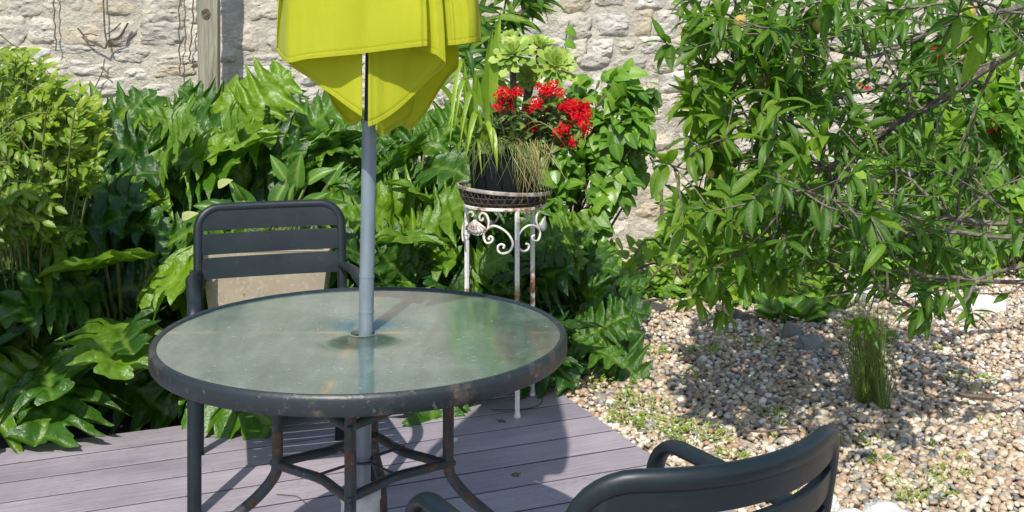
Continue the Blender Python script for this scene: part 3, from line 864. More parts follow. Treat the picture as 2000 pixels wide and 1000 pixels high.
# climbing shrub to the right of the pot
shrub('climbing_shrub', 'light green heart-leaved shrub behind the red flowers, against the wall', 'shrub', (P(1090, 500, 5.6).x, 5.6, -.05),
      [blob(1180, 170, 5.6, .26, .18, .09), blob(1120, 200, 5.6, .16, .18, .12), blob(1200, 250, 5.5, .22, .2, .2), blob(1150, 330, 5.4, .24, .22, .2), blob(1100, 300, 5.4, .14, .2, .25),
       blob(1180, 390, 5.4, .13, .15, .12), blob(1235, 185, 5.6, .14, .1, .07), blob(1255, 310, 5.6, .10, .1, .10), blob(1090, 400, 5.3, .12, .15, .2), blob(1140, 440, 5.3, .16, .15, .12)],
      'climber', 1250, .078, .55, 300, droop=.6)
# two tendrils
tn = MB(); tube(tn, smooth_path([P(1095, 140, 6.2), P(1104, 100, 6.2), P(1106, 70, 6.2), P(1112, 40, 6.2)], 10), .003, 4)
tth = empty('climbing_tendril', P(1095, 140, 6.2), 0, 'thin tendril with three small leaves above the succulent', 'vine'); tn.build('stem', M['stem'], tth)
foliage(tth, 'climber', [(orient(P(x, y, 6.19), Vector((a, 0, -.4)), (0, -1, .4), .075), .6) for x, y, a in ((1106, 55, .6), (1104, 80, .7), (1100, 105, .3))], 3)

# little tree with hanging leaves above the pot
def hang_tree():
    base = P(975, 500, 5.2); base.z = -.05
    th = empty('young_tree', base, 0, 'slim young tree with drooping leaves behind the tall strap leaves', 'tree')
    st = MB(); it = []
    br = [[(960, 260), (965, 120), (985, 20), (992, -60)], [(985, 30), (1010, 32), (1030, 12), (1045, 0)], [(990, 0), (1020, -20), (1050, -30)], [(965, 120), (945, 80), (935, 45), (930, 20)], [(965, 90), (990, 40), (1000, 45)]]
    tube(st, [base, P(960, 260, 5.2)], .011, 6)
    for b_ in br:
        p = smooth_path([P(x, y, 5.2) for x, y in b_], 12); tube(st, p, [.008, .003], 5)
        for q in range(3, 13):
            for z_ in range(2):
                it.append((orient(p[q], Vector((rng.uniform(-.9, 1.1), rng.uniform(-.5, .1), rng.uniform(-.6, .25))), Vector((.1, -.6, .9)), rng.uniform(.10, .17), 1.0), min(1, max(0, .45 + rng.gauss(0, .2)))))
    for k in range(60):
        p = P(rng.uniform(905, 975), rng.uniform(20, 240), rng.uniform(4.9, 5.4))
        it.append((orient(p, Vector((rng.uniform(-1, 1), -.3, rng.uniform(-.5, .6))), Vector((0, -.8, .6)), rng.uniform(.10, .16)), .4 + rng.gauss(0, .2)))
    foliage(th, 'peach', it, 160); st.build('trunk', M['bark'], th)
hang_tree()

# ------------------------------------------------------------------ background shrubs on the right
SH = 'shrubs along the foot of the wall behind the peach tree'
BK = [
    ('low leafy ground plants spreading onto the gravel below the peach tree', [blob(1350, 550, 6.0, .28, .2, .09), blob(1450, 560, 5.85, .30, .2, .12), blob(1560, 562, 5.8, .30, .2, .13), blob(1500, 500, 6.1, .3, .2, .15), blob(1630, 568, 5.7, .2, .15, .10), blob(1260, 560, 5.9, .2, .15, .07), blob(1400, 500, 6.2, .25, .2, .12)], 1500, .06, .65),
    ('low bright green shrub at the foot of the wall left of the peach tree', [blob(1330, 470, 6.7, .25, .25, .28), blob(1390, 520, 6.3, .3, .25, .2), blob(1270, 520, 6.2, .22, .2, .14), blob(1330, 560, 5.9, .28, .16, .10), blob(1240, 560, 5.7, .15, .16, .10)], 700, .075, .6),
    ('broad yellow-green bush behind the middle of the peach tree', [blob(1480, 430, 6.6, .35, .25, .28), blob(1560, 500, 6.4, .32, .25, .25), blob(1470, 540, 6.1, .25, .2, .15)], 650, .09, .65),
    ('pale green bush behind the tuft of grass', [blob(1660, 400, 6.7, .36, .25, .3), blob(1720, 480, 6.5, .32, .25, .2), blob(1640, 520, 6.2, .25, .15, .1)], 650, .10, .7),
    ('tall green bush with broad leaves at the right end of the wall', [blob(1820, 330, 6.7, .4, .25, .4), blob(1900, 420, 6.5, .4, .25, .3), blob(1850, 510, 6.2, .3, .2, .15), blob(1950, 250, 6.7, .35, .25, .35)], 900, .10, .45),
    ('green bush filling the gap at the far right edge below the thick peach limb', [blob(1985, 400, 6.6, .35, .25, .35), blob(1960, 510, 6.3, .3, .2, .18), blob(1990, 200, 6.8, .3, .25, .35)], 600, .10, .5),
    ('dark tall shrub with a few red blooms behind the thick peach limb', [blob(1850, 170, 6.9, .32, .2, .32), blob(1920, 100, 6.9, .4, .2, .4), blob(1780, 230, 6.9, .25, .2, .25)], 800, .085, .25),
]
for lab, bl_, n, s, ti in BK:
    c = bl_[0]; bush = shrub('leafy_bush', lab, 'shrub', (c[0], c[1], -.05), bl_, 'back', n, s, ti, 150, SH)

# the last bush carries a few red blooms
for (x, y) in ((1820, 92), (1836, 104), (1828, 118), (1938, 238), (1945, 250), (1690, 172)):
    p = P(x, y, 6.62); m1 = MB()
    for k in range(16):
        c = rv(.016); nn = (c + Vector((0, -.02, .01))).normalized(); e1 = nn.orthogonal().normalized() * .013; e2 = nn.cross(e1)
        m1.add([p + c - e1, p + c - e2, p + c + e1, p + c + e2], [(0, 1, 2, 3)], rng.random())
    m1.build('bloom', M['red'], bush, False)

# ------------------------------------------------------------------ peach tree
def peach_tree():
    T = Vector((2.75, 4.25, -.05))
    th = empty('peach_tree', T, 0, 'spreading peach tree with narrow leaves reaching in from the right over the gravel', 'tree')
    tr_ = MB(); tube(tr_, smooth_path([T, (2.72, 4.22, .5), (2.6, 4.15, 1.1), (2.5, 4.1, 1.6), (2.45, 4.0, 2.3)], 16), [.085, .06, .05, .035], 12, a=.5)
    tr_.build('trunk', M['bark'], th)
    L = [
        ([(2400, 20, 4.1), (2100, 50, 4.0), (1947, 120, 4.0), (1870, 172, 4.1), (1800, 213, 4.2), (1740, 245, 4.2), (1680, 290, 4.2), (1600, 335, 4.1), (1500, 360, 3.9), (1420, 385, 3.8)], .030),
        ([(2300, -60, 3.9), (2050, 0, 3.9), (1900, 40, 3.9), (1850, 55, 3.9), (1760, 95, 3.9), (1690, 112, 3.8), (1600, 90, 3.8), (1500, 62, 3.7), (1440, 40, 3.7)], .018),
        ([(1870, 170, 4.1), (1760, 162, 4.3), (1640, 187, 4.3), (1520, 180, 4.1), (1450, 165, 4.0), (1370, 145, 3.9), (1335, 115, 3.85), (1300, 88, 3.8)], .014),
        ([(2350, 400, 4.0), (2000, 430, 3.8), (1860, 430, 3.8), (1760, 425, 3.9), (1700, 385, 4.0), (1640, 340, 4.0), (1560, 300, 4.0), (1480, 250, 3.9), (1440, 190, 3.9)], .018),
        ([(2350, 440, 3.9), (2000, 458, 3.7), (1850, 452, 3.7), (1700, 440, 3.7), (1600, 450, 3.7), (1500, 470, 3.6), (1420, 440, 3.6)], .016),
        ([(2350, 520, 3.9), (2000, 552, 3.6), (1850, 543, 3.6), (1760, 540, 3.7), (1680, 570, 3.7), (1612, 580, 3.7)], .013),
        ([(2300, 480, 3.9), (1960, 530, 3.5), (1880, 592, 3.4), (1830, 610, 3.4), (1770, 600, 3.4), (1712, 560, 3.4)], .010),
        ([(1680, 290, 4.2), (1640, 370, 4.1), (1560, 420, 4.0), (1450, 425, 3.9), (1380, 415, 3.8)], .010),
        ([(1450, 165, 4.0), (1430, 110, 4.0), (1405, 40, 3.9), (1390, -60, 3.9)], .009),
        ([(1600, 335, 4.1), (1612, 250, 4.1), (1590, 150, 4.0), (1600, 50, 4.0), (1585, -60, 4.0)], .010),
        ([(1740, 245, 4.2), (1820, 330, 4.2), (1850, 420, 4.2), (1840, 500, 4.2)], .010),
        ([(1500, 360, 3.9), (1420, 330, 3.8), (1350, 335, 3.75), (1300, 322, 3.7)], .009),
        ([(1860, 430, 3.8), (1760, 330, 4.0), (1690, 250, 4.3), (1650, 190, 4.4)], .010),
        ([(1800, 213, 4.2), (1740, 130, 4.3), (1720, 50, 4.3), (1700, -50, 4.3)], .010),
        ([(1850, 452, 3.7), (1740, 500, 3.8), (1620, 510, 3.9), (1520, 520, 3.9), (1450, 515, 3.9)], .010),
        ([(1560, 300, 4.0), (1480, 310, 3.9), (1400, 280, 3.8), (1360, 250, 3.8)], .008),
        ([(1640, 187, 4.3), (1560, 130, 4.1), (1500, 90, 4.0), (1490, 20, 4.0)], .008),
        ([(2100, 50, 4.0), (1960, 20, 3.2), (1900, 0, 2.9), (1870, 10, 2.8)], .010),
        ([(1700, 440, 3.7), (1660, 400, 3.5), (1580, 370, 3.4), (1500, 330, 3.4)], .008),
        ([(1947, 120, 4.0), (1900, 230, 4.1), (1890, 330, 4.1), (1920, 400, 4.1)], .012),
    ]
    items = []; tw = MB(); paths = []
    def whorl(p, dr, n, s, tint):
        for q in range(n):
            a = q * 2.4 + rng.random(); perp = dr.orthogonal().normalized(); perp.rotate(Quaternion(dr, a))
            yd = dr * rng.uniform(.2, .9) + perp * .9 + Vector((0, -.1, rng.uniform(-.35, .2)))
            items.append((orient(p - dr * rng.uniform(0, .03), yd, Vector((0, -.35, 1)) + rv(.2), s * rng.uniform(.7, 1.15), rng.uniform(.85, 1.25)), min(1, max(0, tint + rng.gauss(0, .16)))))
    for pts, r0 in L:
        p = smooth_path([P(*q) for q in pts], len(pts) * 6)
        p = [q + .014 * Vector((noise.noise(q * 4), noise.noise(q * 4 + Vector((9, 0, 0))), noise.noise(q * 4 + Vector((0, 9, 0))))) for q in p]
        mb_ = MB(); tube(mb_, p, [r0 * .6, r0 * .42, r0 * .18], 7, a=.5); mb_.build('branch', M['bark'], th)
        n = len(p)
        for i in range(6, n):
            u = i / n
            q = p[i]
            px = HX + q.x / q.y * F; py = HY + (CH - q.z) / q.y * F
            if px > 2050: continue
            dens = .62 + .28 * u if px > 1560 else 1.0
            if py > 520: dens *= .6
            if 1640 < px < 1800 and 40 < py < 160: dens *= .45
            if rng.random() > dens: continue
            T_ = (p[min(i + 1, n - 1)] - p[i - 1]).normalized()
            dr = (T_ * rng.uniform(.2, .9) + rv(.6) + Vector((0, -.12, .05))).normalized(); ln = rng.uniform(.10, .34)
            e = q + dr * ln + Vector((0, 0, -.03)); m_ = q.lerp(e, .5) + rv(.018)
            ex_ = HX + e.x / e.y * F; ey_ = HY + (CH - e.z) / e.y * F
            lim = 1325 if ey_ < 430 else 1325 + (ey_ - 430) * .35
            if ex_ < lim or ey_ > 575 or (ex_ < 1480 and rng.random() < .28): continue
            sp_ = smooth_path([q, m_, e], 6); tube(tw, sp_, [.0045, .0018], 4, a=.5)
            tint = .34 + .45 * max(0, (1600 - px) / 260)
            if px > 1560 and rng.random() < .5:
                e3 = q + rv(1).normalized() * rng.uniform(.06, .17) ; tube(tw, smooth_path([q, q.lerp(e3, .5) + rv(.02), e3], 5), [.004, .0015], 4, a=.5)
            for k in range(2, 7):
                if rng.random() < (.8 if px < 1560 else .6): whorl(sp_[k], dr, 1, .108 if px < 1560 else .075, tint - (.1 if px > 1560 else 0))
            whorl(e, (e - m_).normalized(), rng.randint(4, 8) if px < 1560 else rng.randint(4, 6), .112 if px < 1560 else .09, tint)
            if rng.random() < .35:
                e2 = e + (dr + rv(.7)).normalized() * rng.uniform(.06, .16); tube(tw, [e, e2], [.003, .0015], 4, a=.5); whorl(e2, (e2 - e).normalized(), rng.randint(4, 7), .10, tint + .05)
    # leading twigs with distinctive sprays against the wall
    for (x, y, d, n, s, ti) in ((1300, 85, 3.8, 7, .12, .55), (1292, 320, 3.7, 7, .125, .6), (1345, 190, 3.8, 12, .12, .95), (1380, 215, 3.75, 12, .12, .95), (1400, 50, 3.8, 9, .12, .6),
                              (1560, 300, 3.4, 10, .13, .5), (1590, 270, 3.4, 9, .13, .7), (1800, 600, 3.4, 9, .11, .3), (1620, 10, 3.2, 7, .12, .5), (1900, 40, 2.8, 9, .13, .9), (1330, 400, 3.7, 8, .12, .6), (1750, 10, 3.3, 7, .12, .5),
                              (1450, 110, 3.8, 10, .12, .6), (1420, 330, 3.7, 10, .12, .6), (1480, 400, 3.6, 10, .12, .45)):
        whorl(P(x, y, d), Vector((-.6, -.2, .1)).normalized(), n, s, ti)
    items.append((orient(P(1908, 70, 2.8), Vector((-.15, 0, -1)), (0, -1, .1), .15, 1.1), .95))
    items.append((orient(P(1612, -10, 3.2), Vector((.05, 0, -1)), (0, -1, .1), .13, 1.3), .5))
    items.append((orient(P(1815, 600, 3.4), Vector((-.25, 0, -1)), (0, -1, .1), .10, 1.5), .25))
    foliage(th, 'peach', items, 300)
    o = tw.build('twigs', M['bark'], th); o['kind'] = 'stuff'
    fr = [(1446, 42, 3.75, .022), (1488, 162, 3.9, .028), (1420, 278, 3.7, .024), (1600, 50, 3.9, .024), (1893, 24, 2.85, .017), (1388, 340, 3.7, .014)]
    v, f = ico(3); v = v.copy(); v[:, 2] *= 1.05
    fme = np_mesh('peach', v, f, M['peachfruit'])
    for x, y, d, r_ in fr:
        o = bpy.data.objects.new('peach', fme); COL.objects.link(o); o.parent = th; p = P(x, y, d) - T; o.location = p; o.scale = (r_, r_, r_)
    print('peach leaves', len(items))
peach_tree()

# ------------------------------------------------------------------ chairs
def chair(origin, rz, h, w, curve, slat_h, gap, label, zarm=.60, nsl=3):
    th = empty('metal_chair', origin, rz, label, 'chair', 'dark slatted metal armchairs around the table')
    C = M['chair']; seatz = .44; hw_ = w / 2
    def yb(z, x=None):
        if x is None: x = hw_       # y of the back plane at height z, with the curve of the back
        return .20 + .07 * (z - seatz) / (h - seatz) + curve * (1 - (2 * x / w) ** 2) * min(1, max(0, (z - seatz) / .2))
    def K(name, mb_, parent=th, smooth=True): return link(name, mb_.mesh(name, C, smooth), parent, None, False)
    # back frame: inverted U with rounded corners
    rad = .068; pts = []
    hw = w / 2
    for z in np.linspace(seatz - .02, h - rad - .02, 9): pts.append((-hw, yb(z, hw), z))
    for a in np.linspace(0, math.pi / 2, 8)[0:]: 
        x = -hw + rad - rad * math.cos(a); z = h - rad - .014 + rad * math.sin(a); pts.append((x, yb(z, x), z))
    for x in np.linspace(-hw + rad, hw - rad, 16)[1:-1]: pts.append((x, yb(h - .014, x), h - .014))
    for a in np.linspace(math.pi / 2, 0, 8):
        x = hw - rad + rad * math.cos(a); z = h - rad - .014 + rad * math.sin(a); pts.append((x, yb(z, x), z))
    for z in np.linspace(h - rad - .02, seatz - .02, 9): pts.append((hw, yb(z, hw), z))
    mb_ = MB(); tube(mb_, pts, .013, 14, .016, hint=(0, 1, 0)); K('back_frame', mb_)
    # slats
    z1 = h - .02
    for k in range(nsl):
        zt = z1 - k * (slat_h + gap); zb = zt - slat_h
        mb_ = MB(); v = []; f = []; n = 26
        for i in range(n + 1):
            x = -hw + .004 + (w - .008) * i / n
            zc = h - rad - .014
            for (dz, dy) in ((0, -.006), (.004, -.009), (.5, -.010), (.996, -.009), (1, -.006), (1, .006), (.996, .009), (.5, .010), (.004, .009), (0, .006)):
                z = zb + (zt - zb) * dz; lim_ = hw - rad + math.sqrt(max(0, rad * rad - (z - zc) ** 2)) if z > zc else hw; xx_ = x * lim_ / hw; v.append((xx_, yb(z, xx_) + dy, z))
        for i in range(n):
            for q in range(10):
                q2 = (q + 1) % 10; f.append((i * 10 + q, i * 10 + q2, i * 10 + 10 + q2, i * 10 + 10 + q))
        mb_.add(v, f); K('back_slat', mb_)
    # rear legs
    for sg in (-1, 1):
        mb_ = MB(); tube(mb_, smooth_path([(sg * hw, yb(seatz - .02), seatz - .02), (sg * hw, .215, .25), (sg * hw, .265, .0)], 8), .015, 12, .019, hint=(0, 1, 0)); K('leg', mb_)
    # arms with the bend into the front legs
    aw = hw + .022
    for sg in (-1, 1):
        p = [(sg * (hw + .005), yb(zarm + .02) - .01, zarm + .005), (sg * (aw), .12, zarm + .008), (sg * aw, 0, zarm + .006), (sg * aw, -.15, zarm + .003)]
        pp = smooth_path(p, 12)
        for a in np.linspace(0, math.pi / 2, 9)[1:]: pp.append(Vector((sg * aw, -.15 - .08 * math.sin(a), zarm + .003 - .08 * (1 - math.cos(a)))))
        for z in np.linspace(zarm - .10, seatz - .02, 4): pp.append(Vector((sg * aw, -.231, z)))
        mb_ = MB(); tube(mb_, pp, .020, 14, .013, hint=(1, 0, 0)); K('armrest', mb_)
        mb_ = MB(); tube(mb_, [(sg * aw, -.231, seatz - .021), (sg * aw, -.235, .2), (sg * aw, -.24, 0)], .020, 14, .013, hint=(1, 0, 0)); K('leg', mb_)
        bt = MB(); v, f = ico(2); bt.add(v * .007 + np.array([sg * (hw + .022), yb(zarm + .02) - .006, zarm + .012]), f.tolist()); K('bolt', bt)
    # seat
    mb_ = MB()
    tube(mb_, [(sg_x, y_, seatz - .012) for sg_x, y_ in ((-aw, -.22), (aw, -.22), (aw - .02, .19), (-aw + .02, .19))], .012, 10, .016, closed=True); K('seat_frame', mb_)
    for k in range(6):
        y0 = -.215 + k * .068; mb_ = MB(); v = []; f = []; n = 10
        for i in range(n + 1):
            x = -aw + .01 + (2 * aw - .02) * i / n; dz = -.012 * (1 - (x / aw) ** 2)
            for (yy, zz) in ((0, 0), (.004, .004), (.054, .004), (.058, 0), (.058, -.008), (0, -.008)): v.append((x, y0 + yy, seatz + dz + zz))
        for i in range(n):
            for q in range(6):
                q2 = (q + 1) % 6; f.append((i * 6 + q, i * 6 + q2, i * 6 + 6 + q2, i * 6 + 6 + q))
        mb_.add(v, f); K('seat_slat', mb_)
    return th
bt_ = Vector((-.815, 3.78, 0)); th_ = R(17)
chair(bt_ - .27 * Vector((-math.sin(th_), math.cos(th_), 0)), th_,   .824, .470, .012, .065, .012, 'dark slatted metal armchair behind the table, facing the camera, in front of the stone planter')
chair((.164, 1.848, 0), R(208.8), .795, .466, .085, .044, .020, 'dark slatted metal armchair in the right foreground, its curved back to the camera', nsl=4)

# ------------------------------------------------------------------ table
TC = Vector((-.331, 2.486, 0)); TZ = .719; TR = .452
tab = empty('glass_table', TC, 0, 'round patio table with frosted green glass top and rusty dark steel frame', 'table')
def T_(name, mb_, mat, smooth=True, parent=None): return link(name, mb_.mesh(name, M[mat], smooth), parent or tab, None, False)
mb_ = MB()
ri, hr = .433, .029
lathe(mb_, [(hr, TZ - .006), (hr, TZ - .0008), (hr + .0015, TZ), (.2, TZ), (ri + .006, TZ), (ri + .006, TZ - .006), (.2, TZ - .006), (hr, TZ - .006)], 128)
g_ = T_('glass_top', mb_, 'glass')
mb_ = MB(); prof = [(ri + .004, TZ - .008), (ri + .004, TZ + .002), (ri + .006, TZ + .004), (TR - .005, TZ + .005), (TR - .001, TZ + .0015), (TR + .001, TZ - .004), (TR + .001, TZ - .031), (TR - .002, TZ - .035), (TR - .008, TZ - .036), (ri + .010, TZ - .036), (ri + .006, TZ - .030), (ri + .004, TZ - .008)]
lathe(mb_, prof, 128); T_('rim', mb_, 'rim')
LR, LZ = .19, .432
for k in range(4):
    an = -math.pi / 2 + k * math.pi / 2; o_ = Vector((math.cos(an), math.sin(an), 0))
    p = [o_ * .425 + Vector((0, 0, TZ - .03)), o_ * .36 + Vector((0, 0, TZ - .036)), o_ * .25 + Vector((0, 0, TZ - .040)), o_ * .202 + Vector((0, 0, TZ - .062)), o_ * LR + Vector((0, 0, .6)), o_ * LR + Vector((0, 0, .52)), o_ * LR + Vector((0, 0, LZ)), o_ * (LR + .008) + Vector((0, 0, .40)), o_ * (LR + .045) + Vector((0, 0, .355)), o_ * (LR + .10) + Vector((0, 0, .308)), o_ * (LR + .16) + Vector((0, 0, .25)), o_ * (LR + .20) + Vector((0, 0, .15)), o_ * (LR + .225) + Vector((0, 0, 0))]
    mb_ = MB(); tube(mb_, smooth_path(p, 48), .0125, 12); T_('leg', mb_, 'steel')
for z, nm in ((LZ, 'lower_brace'), (.578, 'upper_brace')):
    for k in range(4):
        a0 = -math.pi / 2 + k * math.pi / 2; a1 = a0 + math.pi / 2
        q0 = Vector((math.cos(a0) * LR, math.sin(a0) * LR, z - (.004 if k % 2 else 0))); q1 = Vector((math.cos(a1) * LR, math.sin(a1) * LR, z - (.004 if k % 2 else 0)))
        m_ = (q0 + q1) * .5; m_ = m_ + Vector((m_.x, m_.y, 0)) * (-.16)
        mb_ = MB(); tube(mb_, smooth_path([q0, q0.lerp(m_, .5) , m_, m_.lerp(q1, .5), q1], 16), .0105, 10); T_(nm, mb_, 'steel')
    for k in range(4):
        an = -math.pi / 2 + k * math.pi / 2; mb_ = MB(); v, f = ico(2); c_ = np.array([math.cos(an) * (LR + .010), math.sin(an) * (LR + .010), z])
        mb_.add(v * .0075 + c_, f.tolist()); T_('bolt', mb_, 'steel')
mb_ = MB(); tube(mb_, [(.023 * math.cos(a), .023 * math.sin(a), LZ + .006) for a in np.linspace(0, 6.283, 25)[:-1]], .0035, 6, closed=True); T_('pole_ring', mb_, 'steel')
for k in range(4):
    a = math.pi / 4 + k * math.pi / 2; mb_ = MB(); q = Vector((math.cos(a), math.sin(a), 0))
    tube(mb_, [q * .024 + Vector((0, 0, LZ + .006)), q * .118 + Vector((0, 0, LZ + .006))], .0035, 6); T_('spacer_rod', mb_, 'steel')
mb_ = MB(); lathe(mb_, [(hr + .003, TZ + .0003), (hr + .002, TZ + .0010), (hr - .0015, TZ + .001), (hr - .002, TZ - .007)], 48)
hg = T_('hole_edge', mb_, 'glass')

# ------------------------------------------------------------------ umbrella
PB = P(712, 900, 2.486 + .004); PB.z = 0
umb = empty('parasol', PB, 0, 'closed lime yellow parasol on a blue-grey pole standing through the table', 'umbrella')
def pole_at(z):
    return Vector((-.331 + .006 + .0085 * (z - .72) / .46 * 1.0, 2.492, z))
mb_ = MB(); tube(mb_, [pole_at(.1), pole_at(.719), pole_at(1.187)], .0165, 24); mb_.build('pole', M['pole'], umb)
mb_ = MB(); tube(mb_, [pole_at(1.185), pole_at(2.5)], .0125, 20); mb_.build('upper_pole', M['pole_dark'], umb)
for z in (.765, .843, 1.187):
    mb_ = MB(); tube(mb_, [pole_at(z), pole_at(z + .004)], .0174, 24); mb_.build('pole_collar', M['pole'], umb)
apex = pole_at(2.42)
def sheet(name, hem, rows=26, cols=40, wr=.006, seed=0, top_in=.9, zadj=0):
    h_ = smooth_path([P(*q) for q in hem], cols)
    v = []; f = []
    for r_ in range(rows + 1):
        t = (r_ / rows) ** 1.3
        for c in range(cols + 1):
            p = h_[c]; z = p.z + (2.40 - p.z) * t
            pc = pole_at(z); k = 1 - top_in * (max(0, (t - .02)) ** 1.35) if t > .02 else 1
            X = pc.x + (p.x - pc.x) * k; Y = pc.y + (p.y - pc.y) * k
            u = c / cols
            o_ = wr * (noise.noise(Vector((u * 5 + seed, t * 2.2, seed * 3.1))) * 1.6 + .6 * noise.noise(Vector((u * 13 + seed, t * 3, seed)))) * min(1, .35 + t * 3)
            dr = Vector((X - pc.x, Y - pc.y, 0)); dr = dr.normalized() if dr.length > 1e-6 else Vector((0, -1, 0))
            v.append((X + dr.x * o_, Y + dr.y * o_ - .4 * o_, z))
    for r_ in range(rows):
        for c in range(cols):
            a = r_ * (cols + 1) + c; f.append((a, a + 1, a + cols + 2, a + cols + 1))
    m1 = MB(); m1.add(v, f); o = m1.build('canopy_panel', M['fabric'], umb)
    so_ = o.modifiers.new('thickness', 'SOLIDIFY'); so_.thickness = .0009
    # hem: a folded band, proud of the panel on the camera side
    m2 = MB(); hv = []; hf = []
    row0 = v[:cols + 1]; n = cols + 1
    pk = .0016
    for c in range(n):
        p = Vector(row0[c]); q = Vector(v[(cols + 1) * 1 + c]); up = (q - p).normalized() * .0085
        tt = Vector(row0[min(c + 1, n - 1)]) - Vector(row0[max(c - 1, 0)]); nn = tt.cross(up).normalized()
        if nn.y > 0: nn = -nn
        jit = .0006 * math.sin(c * 2.6)
        hv += [p - up * .15 + nn * (pk + jit), p + up + nn * (pk + jit), p + up - nn * pk, p - up * .15 - nn * pk]
    for c in range(n - 1):
        for q in range(4):
            q2 = (q + 1) % 4; hf.append((c * 4 + q, c * 4 + q2, c * 4 + 4 + q2, c * 4 + 4 + q))
    hf += [(0, 1, 2, 3), tuple((n - 1) * 4 + q for q in (3, 2, 1, 0))]
    m2.add(hv, hf); l_ = link('hem', m2.mesh('hem', M['fabric']), o)
    return o
sheet('front', [(541, 101, 2.42), (548, 112, 2.36), (563, 121, 2.315), (600, 114, 2.30), (650, 109, 2.295), (702, 104, 2.29), (756, 97, 2.285), (810, 90.5, 2.28), (834, 88, 2.28)], seed=1, wr=.016)
sheet('inner_left', [(563, 122, 2.318), (585, 139, 2.338), (612, 158, 2.352), (645, 182, 2.352), (678, 206, 2.340), (707, 226, 2.325)], seed=2, wr=.004)
sheet('back_left', [(612, 150, 2.43), (640, 185, 2.44), (655, 210, 2.47), (684, 243, 2.50), (706, 233, 2.47)], seed=3, wr=.004)
sheet('inner_right', [(719, 246, 2.322), (735, 240, 2.332), (765, 222, 2.348), (800, 192, 2.362), (838, 155, 2.358), (860, 136, 2.335), (870, 123, 2.31)], seed=4, wr=.004)
sheet('fold_right', [(800, 96, 2.36), (820, 97, 2.335), (834, 99, 2.315), (852, 106, 2.30), (870, 121, 2.305)], seed=5, wr=.004)
sheet('side_right', [(856, 92, 2.37), (868, 88, 2.345), (885, 87, 2.335), (900, 85, 2.34), (917, 82, 2.345), (937, 78, 2.39)], seed=6, wr=.010)
sheet('under_right', [(894, 80, 2.44), (895, 128, 2.50), (875, 152, 2.52), (850, 190, 2.53), (825, 228, 2.53), (800, 252, 2.51), (782, 238, 2.49)], seed=7, wr=.004)
sheet('tip_right', [(735, 252, 2.40), (747, 263, 2.43), (770, 250, 2.45), (795, 236, 2.455), (806, 218, 2.46), (808, 200, 2.46)], seed=8, wr=.003)
sheet('back', [(541, 101, 2.42), (560, 105, 2.55), (620, 100, 2.66), (710, 96, 2.71), (800, 96, 2.70), (880, 90, 2.62), (930, 82, 2.48), (937, 78, 2.39)], seed=9, wr=.01)
for k in range(6):      # ribs folded along the pole
    a = k * math.pi / 3 + .3; mb_ = MB(); q = Vector((math.cos(a), math.sin(a), 0))
    tube(mb_, [pole_at(1.36) + q * .045, pole_at(1.9) + q * .04, pole_at(2.42) + q * .015], .004, 5); mb_.build('rib', M['pole_dark'], umb)
# base
bs = P(704, 955, 2.50); zt = bs.z
ub = empty('umbrella_stand', (bs.x, bs.y, 0), 0, 'white weathered umbrella stand with an upright tube under the table', 'umbrella stand')
mb_ = MB(); lathe(mb_, [(.0, zt - .012), (.036, zt - .010), (.0395, zt), (.043, zt + .002), (.0455, zt - .002), (.0455, zt - .02), (.043, zt - .024), (.044, .04)], 40, (bs.x, bs.y, 0)); mb_.build('tube', M['bucket'], ub)
mb_ = MB(); lathe(mb_, [(.02, .075), (.06, .065), (.18, .05), (.21, .035), (.215, .0)], 48, (bs.x, bs.y, 0)); mb_.build('foot', M['bucket'], ub)

# ------------------------------------------------------------------ planter behind the far chair
pl = empty('stone_planter', (-.93, 4.36, 0), R(3), 'square tapered beige speckled stone planter behind the far chair', 'planter')
mb_ = MB()
def ring_sq(hw, hd, z): return [(-hw, -hd, z), (hw, -hd, z), (hw, hd, z), (-hw, hd, z)]
lv = [ring_sq(.155, .14, -.08), ring_sq(.235, .20, .58), ring_sq(.238, .203, .586), ring_sq(.215, .18, .586), ring_sq(.205, .17, .52)]
v = sum(lv, []); f = [(0, 3, 2, 1)]
for i in range(4):
    for k in range(4):
        k2 = (k + 1) % 4; f.append((i * 4 + k, i * 4 + k2, i * 4 + 4 + k2, i * 4 + 4 + k))
mb_.add(v, f); link('shell', mb_.mesh('shell', M['planter'], False), pl, None, False)
mb_ = MB(); mb_.add(ring_sq(.206, .171, .535), [(0, 1, 2, 3)]); link('potting_soil', mb_.mesh('potting_soil', M['soil'], False), pl, None, False)

def broad_plant():
    b0 = Vector((-.93, 4.36, .535)); th = empty('broad_leaved_plant', b0, 0, 'broad smooth-leaved plant growing in the stone planter above the far chair', 'plant')
    st = MB(); it = []
    for (x, y, dx, dz, s, t) in ((535, 395, .15, .9, .20, .45), (500, 400, -.5, .5, .20, .25), (460, 402, -.7, .6, .14, .2), (480, 380, -.15, .6, .12, .3), (580, 355, .25, .9, .20, .9), (600, 345, .8, .5, .16, .8), (560, 400, .5, .5, .15, .7), (590, 400, .6, .7, .17, .5), (620, 390, .7, .3, .16, .6), (560, 340, -.3, .9, .15, .85), (640, 350, .5, .8, .14, .7), (440, 395, -.8, .3, .16, .3)):
        p = P(x, y + 12, 4.38); it.append((orient(p, Vector((dx, -.35, dz)) + rv(.2), Vector((0, -1, .5)) + rv(.3), s * .82, 1.15), t * .8))
        tube(st, smooth_path([b0 + Vector((rng.uniform(-.12, .12), 0, 0)), b0.lerp(p, .6), p], 6), .006, 5, a=.5)
    foliage(th, 'arum', it, 50); st.build('stalks', M['stem'], th)
broad_plant()
